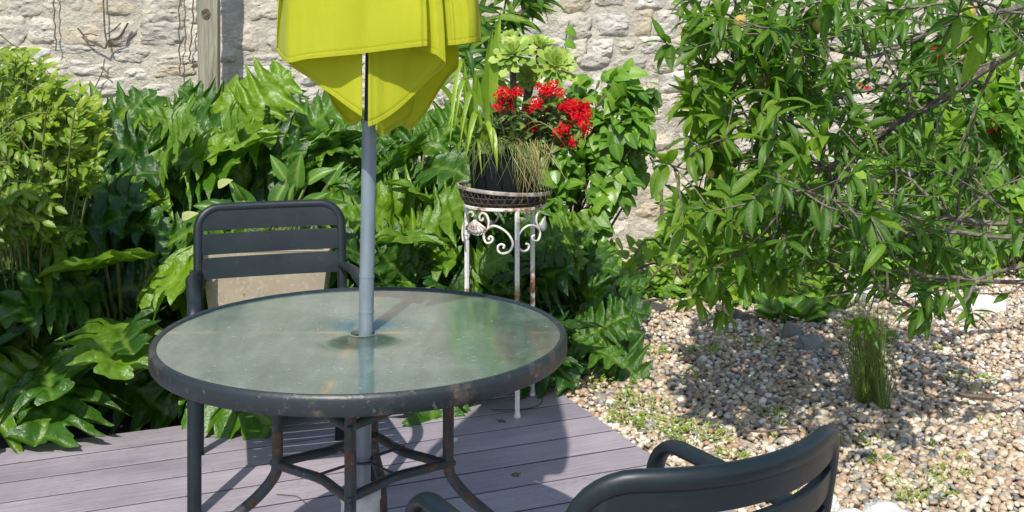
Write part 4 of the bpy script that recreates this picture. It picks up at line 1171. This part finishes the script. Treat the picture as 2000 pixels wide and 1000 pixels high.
# a few faded leaves caught in the acanthus
for x, y, lab in ((425, 362, 'pale faded leaf lying on the acanthus above the far chair, at its left'), (355, 425, 'pale yellow-green leaf just left of the far chair')):
    th = empty('faded_leaf', P(x, y, 4.35), 0, lab, 'leaf'); foliage(th, 'pale', [(orient(P(x, y, 4.35), Vector((.8, -.2, .35)), (0, -1, .7), .065, 1), .3)], 1, 'leaf_blade')

# ------------------------------------------------------------------ plant stand
SC = Vector((-.027, 4.215, 0)); SR = .150; RZ = .752
ps_ = empty('plant_stand', SC, 0, 'tall round white wrought iron plant stand with rust and scrollwork', 'plant stand')
legs = [Vector((.0195, 4.07, 0)) - SC, Vector((.079, 4.32, 0)) - SC, Vector((-.172, 4.255, 0)) - SC]
def S_(name, mb_, mat='white'): return link(name, mb_.mesh(name, M[mat]), ps_, None, False)
for q in legs:
    dq = q.normalized(); t = dq * SR
    mb_ = MB(); box(mb_, -.006, .006, -.006, .006, 0, RZ - .005)
    l_ = MB(); tube(l_, [t + Vector((0, 0, RZ - .004)), t * 1.0 + Vector((0, 0, .3)), q + Vector((0, 0, .0))], .0085, 4, .0085); S_('leg', l_, 'whiteleg')
    f_ = MB(); lathe(f_, [(.0, .014), (.011, .013), (.013, .005), (.012, 0)], 14, (q.x, q.y, 0)); S_('foot', f_)
mb_ = MB(); tube(mb_, [(SR * math.cos(a), SR * math.sin(a), RZ) for a in np.linspace(0, 6.2832, 49)[:-1]], .0065, 6, closed=True); S_('ring', mb_)
# wire basket
bk = MB(); RT = .176; tl = lambda a: RZ + .062 + .012 * -math.cos(a)
mb2 = MB(); tube(mb2, [(RT * math.cos(a), RT * math.sin(a), tl(a)) for a in np.linspace(0, 6.2832, 49)[:-1]], .0075, 8, .004, closed=True, hint=(0, 0, 1)); S_('basket_rim', mb2, 'oldrim')
for k in range(34):
    a = 2 * math.pi * k / 34; a2 = a + .18
    for aa in (a2, a - .18):
        tube(bk, [(SR * .99 * math.cos(a), SR * .99 * math.sin(a), RZ + .006), ((SR + RT) / 2 * 1.01 * math.cos((a + aa) / 2), (SR + RT) / 2 * 1.01 * math.sin((a + aa) / 2), RZ + .032), (RT * math.cos(aa), RT * math.sin(aa), tl(aa) - .002)], .0018, 4)
for z in (.02, .04): tube(bk, [((SR + (RT - SR) * z / .062) * math.cos(a), (SR + (RT - SR) * z / .062) * math.sin(a), RZ + z) for a in np.linspace(0, 6.2832, 49)[:-1]], .0016, 4, closed=True)
S_('wire_basket', bk, 'dark_wire')
mb2 = MB(); lathe(mb2, [(.0, RZ + .006), (.142, RZ + .006), (.150, RZ + .02), (.163, RZ + .045)], 40); S_('basket_liner', mb2, 'liner')
# scrollwork between the legs, laid on the cylinder of the ring
def on_cyl(a, z, r=SR - .002): return Vector((r * math.cos(a), r * math.sin(a), z))
def pxcyl(x, y, front=True):
    X = (x - HX) / F
    # intersect view ray with the cylinder (front half)
    ox, oy = -SC.x, -SC.y; dx, dy = X, 1.0
    A = dx * dx + dy * dy; B = 2 * (ox * dx + oy * dy); Cc = ox * ox + oy * oy - SR * SR
    disc = max(0, B * B - 4 * A * Cc); t = (-B - math.sqrt(disc)) / (2 * A)
    return Vector((ox + dx * t, oy + dy * t, CH - (y - HY) / F * t))
def scroll(pts, r=.0042):
    m1 = MB(); tube(m1, smooth_path([pxcyl(x, y) for x, y in pts], len(pts) * 5), r, 6); S_('scroll', m1)
K6 = lambda l: [(860 + x / 3.704, 330 + y / 3.704) for x, y in l]
scroll(K6([(345, 430), (385, 412), (440, 430), (490, 470), (520, 520), (522, 560), (495, 600), (450, 612), (420, 595), (418, 560), (440, 545), (462, 555), (455, 575)]))
scroll(K6([(345, 430), (318, 460), (315, 500), (335, 535), (368, 530), (380, 505), (365, 488), (350, 500), (355, 512)]))
scroll(K6([(345, 432), (350, 380), (335, 335), (305, 318), (285, 340), (288, 370), (305, 372), (308, 355)]))
scroll(K6([(345, 432), (310, 462), (262, 475), (215, 450), (190, 400), (190, 350), (205, 318), (228, 312), (240, 330), (232, 345)]))
scroll(K6([(560, 540), (560, 500), (585, 450), (625, 415), (665, 408), (705, 425), (722, 460), (715, 500), (700, 520), (672, 515), (665, 490), (680, 480)]))
scroll(K6([(560, 540), (575, 580), (605, 595), (635, 580), (640, 550), (620, 540)]))
scroll(K6([(715, 430), (695, 380), (700, 330), (725, 300)]))
scroll(K6([(165, 520), (160, 470), (165, 410), (180, 385), (200, 410), (208, 470), (195, 510), (185, 485), (190, 470)]), .0038)
# back pair of scrolls, on the far side of the ring
for a0 in (2.0, 1.2):
    m1 = MB(); tube(m1, [on_cyl(a0 + .38 * math.cos(t) * (1 - t / 9), RZ - .07 + .05 * math.sin(t) * (1 - t / 9)) for t in np.linspace(0, 7, 26)], .004, 6); S_('scroll', m1)
def shell(cx, cy, wpx):
    m1 = MB(); v = []; f = []; n = 18; rows = 5
    top = pxcyl(cx, cy - 12)
    for j in range(rows + 1):
        for i in range(n + 1):
            a = math.pi * (-.08 + 1.16 * i / n); rr = j / rows
            sc = 1 + (.06 * abs(math.sin(i * math.pi / 2)) if j == rows else 0)
            x = cx - math.cos(a) * wpx / 2 * rr * sc; y = cy - 12 + (14 + 14 * abs(math.sin(a))) * rr * sc * 1.0
            p = pxcyl(x, y); nrm = Vector((p.x, p.y, 0)).normalized(); p += nrm * (.004 + .008 * (1 - rr) + .0022 * (1 if i % 2 else -1) * rr)
            v.append(p)
    for j in range(rows):
        for i in range(n):
            a = j * (n + 1) + i; f.append((a, a + 1, a + n + 2, a + n + 1))
    m1.add(v, f); o = S_('shell_ornament', m1); 
    so_ = o.modifiers.new('thickness', 'SOLIDIFY'); so_.thickness = .003
shell(931, 440, 38); shell(1058, 434, 12)
# thin wire loop lying on the deck round the feet
lp = MB(); cc = P(985, 787, 4.25); pts = []
for a in np.linspace(-1.9, 2.3, 40): pts.append((cc.x + .145 * math.cos(a), 4.26 + .13 * math.sin(a), .004 + .003 * math.sin(a * 3)))
tube(lp, pts, .0022, 5); tag(lp.build('wire_loop', M['dark_wire']), 'thin rusty wire loop lying on the deck round the stand feet', 'wire')

# pot and its plants
pot = MB(); lathe(pot, [(.0, 0), (.118, .0), (.122, .01), (.136, .17), (.142, .172), (.144, .19), (.138, .192), (.133, .17), (.0, .165)], 48)
po = empty('plant_pot', (SC.x, SC.y, RZ + .010), 0, 'black round plastic pot sitting in the basket of the plant stand', 'pot')
link('pot_body', pot.mesh('pot_body', M['pot']), po, None, False)
PZ = RZ + .175
PTOP = Vector((SC.x, SC.y, PZ))

def blades(name, label, mat, items, cat='plant', bname='leaf', base=PTOP, stuff=False):
    """items: (p0, p1, p2, width, tint)"""
    th = empty(name, base, 0, label, cat); allm = MB()
    for (p0, p1, p2, wd, ti) in items:
        n = 12; v = []; f = []; ve = []
        for i in range(n + 1):
            t = i / n; p = p0 * (1 - t) ** 2 + p1 * 2 * t * (1 - t) + p2 * t * t
            T1 = ((p1 - p0) * (1 - t) + (p2 - p1) * t).normalized()
            sd = T1.cross(Vector((.25, -1, .2))).normalized(); nn = sd.cross(T1)
            w_ = wd * (1.1 if bname == 'leaf' else 1) * (1 - .25 * (1 - t)) * (1 - max(0, (t - .55) / .45) ** 1.8) + .0004
            v += [p - sd * w_ / 2 + nn * wd * .14, p, p + sd * w_ / 2 + nn * wd * .14]
        for i in range(n): f += [(i * 3, i * 3 + 1, i * 3 + 4, i * 3 + 3), (i * 3 + 1, i * 3 + 2, i * 3 + 5, i * 3 + 4)]
        if stuff: allm.add(v, f, ti)
        else:
            m1 = MB(); m1.add(v, f, ti); m1.build(bname, M[mat], th)
    if stuff:
        o = allm.build(bname, M[mat], th); o['kind'] = 'stuff'
    return th
def bl(x0, y0, x1, y1, x2, y2, w_, ti, d=4.15, dd=0):
    return (P(x0, y0, d), P(x1, y1, d + dd / 2), P(x2, y2, d + dd), w_ / F * d, ti)
SB = [
    bl(962, 300, 958, 140, 978, 22, 19, .8), bl(955, 300, 945, 170, 962, 55, 20, .45, 4.2), bl(948, 300, 940, 200, 955, 110, 22, .4, 4.22),
    bl(930, 300, 905, 150, 906, 118, 9, .6), (P(906, 119, 4.15), P(890, 105, 4.1), P(878, 290, 4.0), 9 / F * 4.15, .85),
    (P(935, 300, 4.12), P(925, 60, 4.1), P(896, 300, 4.02), 11 / F * 4.15, .8), (P(925, 300, 4.12), P(912, 30, 4.1), P(886, 262, 4.0), 10 / F * 4.15, .75),
    (P(930, 310, 4.12), P(870, 130, 4.1), P(843, 178, 4.0), 11 / F * 4.15, .85), (P(940, 300, 4.1), P(935, 130, 4.08), P(908, 320, 4.0), 12 / F * 4.15, .9),
    (P(940, 300, 4.1), P(960, 190, 4.06), P(971, 335, 3.98), 15 / F * 4.15, .9), (P(938, 300, 4.1), P(952, 180, 4.05), P(962, 300, 3.98), 11 / F * 4.15, .95),
    bl(938, 305, 930, 200, 925, 130, 14, .4, 4.25), bl(930, 305, 915, 220, 905, 160, 13, .35, 4.25), bl(945, 305, 935, 220, 933, 150, 15, .5, 4.2),
    bl(925, 305, 900, 250, 880, 215, 12, .4, 4.2), bl(950, 300, 960, 250, 945, 190, 12, .5, 4.1), (P(925, 300, 4.12), P(895, 140, 4.1), P(872, 262, 4.0), 8 / F * 4.15, .7),
    (P(935, 300, 4.12), P(930, 230, 4.05), P(941, 345, 4.0), 5 / F * 4.15, .8), bl(920, 300, 895, 260, 893, 300, 8, .5, 4.1), bl(945, 300, 955, 200, 968, 110, 12, .6, 4.24),
]
blades('strap_leaved_plant', 'tall plant with long light green strap leaves at the left of the pot', 'strap', SB)

# dry grass tuft spilling over the pot
gi = []
for k in range(135):
    x0 = rng.uniform(1003, 1062); a = P(x0, 285 + rng.uniform(-6, 10), 4.12)
    q = rng.random()
    if q < .72:
        e = P(x0 + rng.gauss(10, 22), rng.uniform(320, 398), 4.0 + rng.uniform(-.02, .05)); m_ = P((x0) + rng.gauss(5, 18), rng.uniform(235, 275), 4.03)
    else:
        e = P(x0 + rng.gauss(0, 50), rng.uniform(190, 290), 4.1); m_ = P(x0 + rng.gauss(0, 14), rng.uniform(205, 260), 4.1)
    gi.append((a, m_, e, rng.uniform(.0010, .0024), rng.random() ** 1.3))
for x1, y1, x2, y2 in ((1010, 200, 1050, 250), (1060, 220, 1100, 280), (1010, 205, 960, 250), (1040, 200, 1110, 295), (985, 200, 1050, 215)):
    gi.append((P(1000, 290, 4.1), P(x1, y1 - 20, 4.0), P(x2, y2, 4.0), .003, .3))
blades('dry_grass_tuft', 'straw-coloured grass tuft hanging over the front of the black pot', 'dry', gi, 'grass', 'grass_blades', stuff=True)
gi = []
for k in range(45):
    x0 = rng.uniform(915, 1040); gi.append((P(x0, 292, 4.1), P(x0 + rng.gauss(0, 20), 240, 4.04), P(x0 + rng.gauss(0, 30), rng.uniform(300, 370), 4.0), rng.uniform(.001, .002), rng.uniform(0, .3)))
blades('trailing_grass', 'thin dark grass strands trailing down the front of the black pot', 'dry', gi, 'grass', 'grass_blades', stuff=True)

tg = empty('pot_undergrowth', PTOP, 0, 'dark tangled small leaves filling the top of the black pot', 'plant'); tg_it = []
for k in range(170):
    p = P(rng.uniform(912, 1060), rng.uniform(225, 296), rng.uniform(4.08, 4.3)); tg_it.append((orient(p, rv() + Vector((0, -.3, .3)), Vector((0, -.6, .8)), rng.uniform(.03, .065)), rng.uniform(0, .7)))
foliage(tg, 'kal', tg_it, 60)
# aeonium
def aeonium():
    th = empty('succulent', PTOP, 0, 'pale green succulent with large rosettes standing above the red flowers', 'succulent')
    def spoon(seed):
        def outl(t, sd): return max(.01, .155 * (t ** .9) * (1 if t < .72 else math.sqrt(max(0, 1 - ((t - .72) / .28) ** 2))) * 1.25 + .02)
        def shape(x, t, s): return (x, t, .12 * t * t + .5 * x * x)
        return grid_leaf(outl, 9, 4, shape, lambda x, t, s: .6 * (abs(s) ** 4))
    V0, F0, VE0 = spoon(0)
    mesh_l = [np_mesh('leaf', V0, F0, M['aeonium'], True, np.full(len(V0), t_), VE0) for t_ in (.2, .5, .8, 1.)]
    st = MB()
    for (x, y, d, R_, ax) in ((1002, 104, 4.12, .068, (-.25, -1, .75)), (1086, 128, 4.12, .070, (.35, -1, .6)), (1055, 92, 4.26, .062, (.2, -.7, 1)), (995, 80, 4.28, .052, (-.3, -.8, .9)), (1032, 150, 4.2, .045, (0, -1, .2))):
        c = P(x, y, d); z = Vector(ax).normalized(); xx = z.orthogonal().normalized(); yy = z.cross(xx)
        ro = empty('rosette', c, 0); ro.parent = th; ro.matrix_parent_inverse = parent_world(th).inverted()
        n = 44; inv = Matrix.Translation(-c)
        for k in range(n):
            u = k / n; a = k * 2.39996; el = R(78 - 88 * u ** .75)
            out = xx * math.cos(a) + yy * math.sin(a); yd = out * math.cos(el) + z * math.sin(el)
            nr = z * math.cos(el) - out * math.sin(el)
            s = 1.2 * R_ * (.30 + .85 * u) * rng.uniform(.9, 1.08)
            m_ = orient(c + z * (.012 * (1 - u)) - z * .016 * u + out * .004, yd, nr, s, 1.1)
            o = bpy.data.objects.new('leaf', rng.choice(mesh_l[:3] if u > .5 else mesh_l[1:])); COL.objects.link(o); o.parent = ro; o.matrix_local = inv @ m_
        tube(st, smooth_path([PTOP + Vector((.01, .02, 0)), PTOP.lerp(c, .5) + Vector((.02, .03, 0)), c], 8), .009, 7)
    st.build('stems', M['twig'], th)
aeonium()

# kalanchoe
def kalanchoe():
    th = empty('red_flowering_plant', PTOP, 0, 'bright red kalanchoe in bloom at the right of the black pot', 'flower')
    cl = [(460, 630), (535, 630), (500, 695), (445, 705), (720, 580), (800, 560), (790, 615), (755, 650), (695, 680), (640, 710), (705, 710), (845, 610), (800, 765), (665, 830), (880, 690), (915, 705), (960, 690), (1010, 715), (1025, 745), (900, 770), (950, 765), (975, 780), (880, 830), (835, 870), (870, 930), (930, 925), (985, 885), (1020, 840), (1000, 810), (560, 610), (480, 610), (770, 590), (740, 700), (900, 730), (990, 760), (660, 700), (940, 690), (850, 700), (1000, 700), (745, 605), (520, 660), (475, 665)]
    st = MB(); it = []; protos = []
    for s in range(5):
        m1 = MB(); r0 = random.Random(s)
        for k in range(34):
            u = (k + .5) / 34; a = k * 2.4; rr = math.sqrt(u); c = Vector((rr * math.cos(a), rr * math.sin(a) * .8, .75 * math.sqrt(max(0, 1 - u * .9)))) + Vector((r0.gauss(0, .07), r0.gauss(0, .07), r0.gauss(0, .08)))
            nrm = Vector((c.x * .8 + r0.gauss(0, .2), c.y * .8 + r0.gauss(0, .2), c.z + .3)).normalized(); e1 = nrm.orthogonal().normalized(); e2 = nrm.cross(e1); sz = .19; ph = r0.random() * 6
            v = [c + nrm * .02]; 
            for q in range(8):
                an = ph + q * math.pi / 4; r_ = sz if q % 2 == 0 else sz * .72
                v.append(c + (e1 * math.cos(an) + e2 * math.sin(an)) * r_ + nrm * (.05 if q % 2 == 0 else -.01))
            m1.add(v, [(0, 1 + q, 1 + (q + 1) % 8) for q in range(8)], r0.random())
        protos.append(m1.mesh('flower_cluster', M['red'], False))
    for i, (x, y) in enumerate(cl):
        x, y = 840 + x / 3.333, y / 3.333; d = 4.05 + rng.uniform(-.04, .06); p = P(x, y, d); s = rng.uniform(.021, .030)
        o = bpy.data.objects.new('flower_cluster', protos[i % 5]); COL.objects.link(o); o.parent = th
        o.matrix_local = Matrix.Translation(p - PTOP) @ Matrix.Rotation(R(52) + rng.gauss(0, .2), 4, 'X') @ Matrix.Rotation(rng.uniform(0, 6), 4, 'Z') @ Matrix.Scale(s, 4)
        b0 = PTOP + Vector((rng.uniform(.01, .10), rng.uniform(-.08, 0), 0)); tube(st, smooth_path([b0, b0.lerp(p, .6) + Vector((0, 0, -.02)), p], 7), .0025, 4, a=.4)
        for q in range(9):
            pp = b0.lerp(p, rng.uniform(.35, .95)) + rv(.014); it.append((orient(pp, rv() + Vector((0, -.6, .1)), Vector((0, -.5, 1)), rng.uniform(.025, .045)), rng.random()))
    foliage(th, 'kal', it, 120); st.build('stems', M['stem'], th)
kalanchoe()

# ------------------------------------------------------------------ things on the gravel
def tuft(name, label, px0, px1, py0, py1, d, n, wd, mat='grass', cat='grass', wide=18, tr=(0, 1)):
    base = P((px0 + px1) / 2, py0, d); base.z = gz(base.x, base.y); it = []
    for k in range(n):
        x = rng.uniform(px0 + 10, px1 - 10); b0 = P(x, py0, d + rng.uniform(-.05, .05)); b0.z = base.z - .01
        sp_ = (x - (px0 + px1) / 2) * .35; e = P(x + sp_ + rng.gauss(0, wide), py1 + (py0 - py1) * abs(rng.gauss(0, .28)), b0.y); m_ = b0.lerp(e, .5) + Vector((-sp_ * .0003, 0, 0)) + rv(.01)
        it.append((b0, m_, e, wd * rng.uniform(.6, 1.3), rng.uniform(*tr)))
    blades(name, label, mat, it, cat, 'blades', base, True)
tuft('ornamental_grass', 'upright tuft of fine green ornamental grass standing in the gravel', 1662, 1728, 778, 575, 4.28, 330, .0012, wide=20, tr=(.3, 1))
tuft('small_grass_tuft', 'small low grass tuft at the right foot of the ornamental grass', 1705, 1745, 790, 690, 4.20, 80, .0020, wide=14, tr=(.2, .9))

def weed(px, py, s, label, n=26, tint=.5, name='weed', size=.035, key='weed'):
    d = F * CH / (py - HY); b0 = P(px, py, d); b0.z = gz(b0.x, b0.y)
    th = empty(name, b0, 0, label, 'weed', 'weeds coming up through the gravel'); it = []
    for k in range(n):
        a = rng.uniform(0, 6.28); r_ = s * math.sqrt(rng.random()); p = b0 + Vector((r_ * math.cos(a), r_ * math.sin(a), rng.uniform(.0, .35) * s))
        it.append((orient(p, Vector((math.cos(a), math.sin(a), rng.uniform(.2, 1.6))), (0, -.5, 1), size * rng.uniform(.6, 1.3)), min(1, max(0, tint + rng.gauss(0, .2)))))
    foliage(th, key, it, 0)
WD = [(1130, 745, .13, 'wide low weed patch at the back corner of the deck'), (1180, 725, .09, 'light weed just right of the back corner of the deck'), (1280, 690, .05, 'pale rosette weed below the brown membrane patch'), (1375, 690, .06, 'thin weed on sunlit gravel left of the shaded rock'),
      (1250, 790, .10, 'grassy weed near the middle of the deck edge'), (1295, 830, .09, 'yellow-green weed just above the near chair armrest'), (1360, 850, .10, 'green weed patch between the armrest and the near chair back'), (1430, 885, .07, 'small weed touching the top rail of the near chair'),
      (1510, 800, .07, 'dark weed in the middle of the gravel'), (1225, 815, .06, 'tiny weed beside the deck edge'), (1800, 960, .12, 'leafy weed behind the white rocks at lower right'), (1720, 900, .05, 'tiny weed above the white rocks'), (1860, 930, .07, 'scrubby weed near the lower right of the gravel'),
      (1905, 740, .10, 'thin twiggy weed at the right of the gravel'), (1830, 680, .025, 'single round-leaved seedling on the bright gravel'), (1480, 665, .04, 'small weed in the shade under the peach tree'), (1840, 600, .05, 'small weed by the white stone at the right')]
for px, py, s, lab in WD:
    weed(px, py, s * (1.15 if px < 1400 else .8), lab, int(40 + (900 if px < 1400 else 500) * s), .5, size=.020 if px < 1400 else .016)
sp_it = []
for k in range(620):
    px, py = rng.uniform(1090, 1940), rng.uniform(600, 985)
    if noise.noise(Vector((px * .012, py * .02, 5))) < (.12 if px < 1330 else .26): continue
    d = F * CH / (py - HY); q = P(px, py, d); q.z = gz(q.x, q.y)
    if (q - E0).dot(U) < .03: continue
    for j in range(rng.randint(3, 7)):
        a = rng.uniform(0, 6.28); sp_it.append((orient(q + rv(.012) + Vector((0, 0, .012)), Vector((math.cos(a), math.sin(a), rng.uniform(.3, 2.5))), (0, -.6, 1), rng.uniform(.012, .032), rng.uniform(.5, 1.1)), min(1, max(0, .6 + rng.gauss(0, .25)))))
lt_it = []
for k in range(260):
    px, py = rng.uniform(1090, 1940), rng.uniform(590, 990)
    d = F * CH / (py - HY); q = P(px, py, d); q.z = gz(q.x, q.y) + .014
    if (q - E0).dot(U) < .0: continue
    a = rng.uniform(0, 6.28); lt_it.append((orient(q, Vector((math.cos(a), math.sin(a), rng.gauss(0, .2))), Vector((0, 0, 1)) + rv(.3), rng.uniform(.012, .035), rng.uniform(.7, 1.6)), rng.random()))
M['litter'] = leaf_mat('dry_litter', [(0, (.10, .06, .03)), (.6, (.26, .17, .08)), (1, (.42, .32, .18))], rough=.8, trans=.05)
for nm, it_, mt, lab, ct in (('sprigs', sp_it, 'weed', 'scattered tiny weed sprigs all over the gravel', 'weeds'), ('leaf_litter', lt_it, 'litter', 'small dry brown leaf scraps strewn over the gravel', 'leaf litter')):
    pw = LP_['weed']; v, f, r_, ve = scatter(pw['V'], pw['F'], [(rng.randrange(2), np.array(m_), t_) for m_, t_ in it_], pw['ve'])
    tag(link(nm, np_mesh(nm, v, f, M[mt], True, r_, ve)), lab, ct, None, 'stuff')
weed(1545, 625, .11, 'leafy green sapling under the peach tree', 60, .45, 'sapling', .10, 'climber')
weed(1725, 665, .05, 'broad-leaved weed beside the ornamental grass', 7, .35, 'broad_weed', .12, 'arum')

def rock(px, py, wpx, hpx, label, mat='rock', seed=0, tint=.6, group=None):
    d = F * (CH - .02) / (py - HY); b0 = P(px, py, d); b0.z = gz(b0.x, b0.y)
    v, f = ico(4); out = []
    for p in v:
        q = Vector(p); n = noise.ridged_multi_fractal(q * .8 + Vector((seed, seed * 2, 0)), 1, 2, 4, 1, 2) * .22 + noise.noise(q * 1.2 + Vector((seed * 3, 0, 1))) * .35
        q = q * (.85 + n)
        out.append((q.x * wpx / F * d / 2, q.y * wpx / F * d / 2.6, max(-.3, q.z) * hpx / F * d * .62))
    m1 = MB(); m1.add(out, f.tolist(), tint); o = link('rock', m1.mesh('rock', M[mat])); o.location = b0
    tag(o, label, 'rock', group)
rock(1585, 672, 58, 38, 'grey angular rock in the shade left of the ornamental grass', 'rock', 1, .1)
rock(1545, 650, 40, 40, 'small dark grey rock behind the angular one', 'rock', 2, .0)
rock(1735, 1000, 95, 50, 'large white rock at the bottom edge of the gravel', 'rock', 3, .9)
rock(1662, 1000, 60, 34, 'white rock just right of the near chair back', 'rock', 4, .9)
rock(1622, 985, 40, 50, 'cream rock touching the right side of the near chair back', 'rock', 5, .8)
rock(1915, 600, 95, 36, 'long white edging stone at the far right', 'rock', 6, 1.)
rock(1470, 562, 70, 24, 'white stone behind the shaded leaves, leftmost of the back row', 'rock', 7, 1.)
rock(1545, 575, 60, 34, 'white stone left of the sapling stems in the back row', 'rock', 8, 1.)
rock(1690, 578, 90, 34, 'white stone behind the top of the ornamental grass', 'rock', 9, 1.)
rock(1800, 585, 60, 30, 'white stone behind the hanging peach leaves', 'rock', 10, 1.)
rock(1300, 535, 34, 20, 'small pale stone among the bright green ground leaves', 'rock', 11, .9)
rock(1172, 760, 30, 14, 'small brown stone at the back of the deck edge', 'rock', 12, .1)

def membrane(label, pts, d0=None):
    v = []; cx = sum(p[0] for p in pts) / len(pts); cy = sum(p[1] for p in pts) / len(pts)
    def gp(x, y, up): 
        d = F * CH / (y - HY); q = P(x, y, d); q.z = gz(q.x, q.y) + up; return q
    n = len(pts); v = [gp(cx, cy, .03)]
    sm = smooth_path([Vector((*p, 0)) for p in pts + [pts[0]]], 30)[:-1]
    for s in (.5, .8, 1):
        for q in sm: v.append(gp(cx + (q.x - cx) * s, cy + (q.y - cy) * s, .028 * (1.25 - s) + .006 * noise.noise(Vector((q.x * .05, q.y * .05, s)))))
    k = len(sm); f = [(0, 1 + i, 1 + (i + 1) % k) for i in range(k)]
    for r_ in range(2):
        for i in range(k):
            i2 = (i + 1) % k; f.append((1 + r_ * k + i, 1 + r_ * k + i2, 1 + (r_ + 1) * k + i2, 1 + (r_ + 1) * k + i))
    m1 = MB(); m1.add(v, f); o = m1.build('weed_membrane', M['fabric_mat']); so_ = o.modifiers.new('thickness', 'SOLIDIFY'); so_.thickness = .002
    tag(o, label, 'membrane')
membrane('brown patch of weed membrane showing through the gravel by the border', [(1218, 603), (1250, 600), (1300, 600), (1308, 612), (1268, 618), (1255, 635), (1238, 640), (1228, 622)])
membrane('dark torn edge of weed membrane in the shade below the peach tree', [(1385, 603), (1420, 606), (1470, 628), (1500, 640), (1455, 636), (1420, 625)])
stk = MB(); tube(stk, smooth_path([P(1203, 612, 5.55), P(1230, 596, 5.6), P(1262, 588, 5.7), P(1292, 583, 5.8)], 10), [.006, .009, .004], 6)
tag(stk.build('stick', M['twig']), 'dry grey stick lying on the gravel above the brown membrane', 'stick')
stk = MB(); tube(stk, smooth_path([P(x, y, F * (CH - .02) / (y - HY)) for x, y in ((1450, 840), (1490, 843), (1530, 838), (1560, 836))], 8), .004, 5)
tag(stk.build('stick', M['twig']), 'thin dark stick lying on the gravel above the near chair', 'stick')
stk = MB(); tube(stk, smooth_path([P(x, y, F * (CH - .03) / (y - HY)) for x, y in ((1860, 768), (1900, 775), (1940, 778))], 8), [.005, .010, .012], 5)
tag(stk.build('stick', M['twig']), 'brown stick at the right side of the gravel', 'stick')
# debris on the deck
def litter(px, py, pts, r, mat, lab, name):
    m1 = MB()
    for q in pts:
        tube(m1, smooth_path([P(px + x, py + y, F * (CH - .004) / (py + y - HY)) for x, y in q], 6), r, 4)
    tag(m1.build(name, M[mat]), lab, 'litter')
litter(978, 820, [[(-7, -1), (0, 2), (8, 1)], [(-2, 4), (2, -3)], [(3, 3), (10, 4)]], .0022, 'dark_wire', 'tiny dark twig on the deck left of the stand foot', 'twig')
litter(1007, 926, [[(-8, 2), (0, -3), (7, 0)], [(-4, 3), (4, 2)], [(-6, -1), (3, 3), (9, -2)]], .002, 'dry', 'curled straw-coloured scrap on the sunlit deck right of the table', 'straw')
litter(570, 975, [[(-30, -10), (-10, -8), (10, -6), (28, 8)]], .0015, 'twig', 'thin reddish curved twig on the deck under the table', 'twig')
print('objects', len(bpy.data.objects), 'tris', sum(len(m.polygons) for m in bpy.data.meshes))
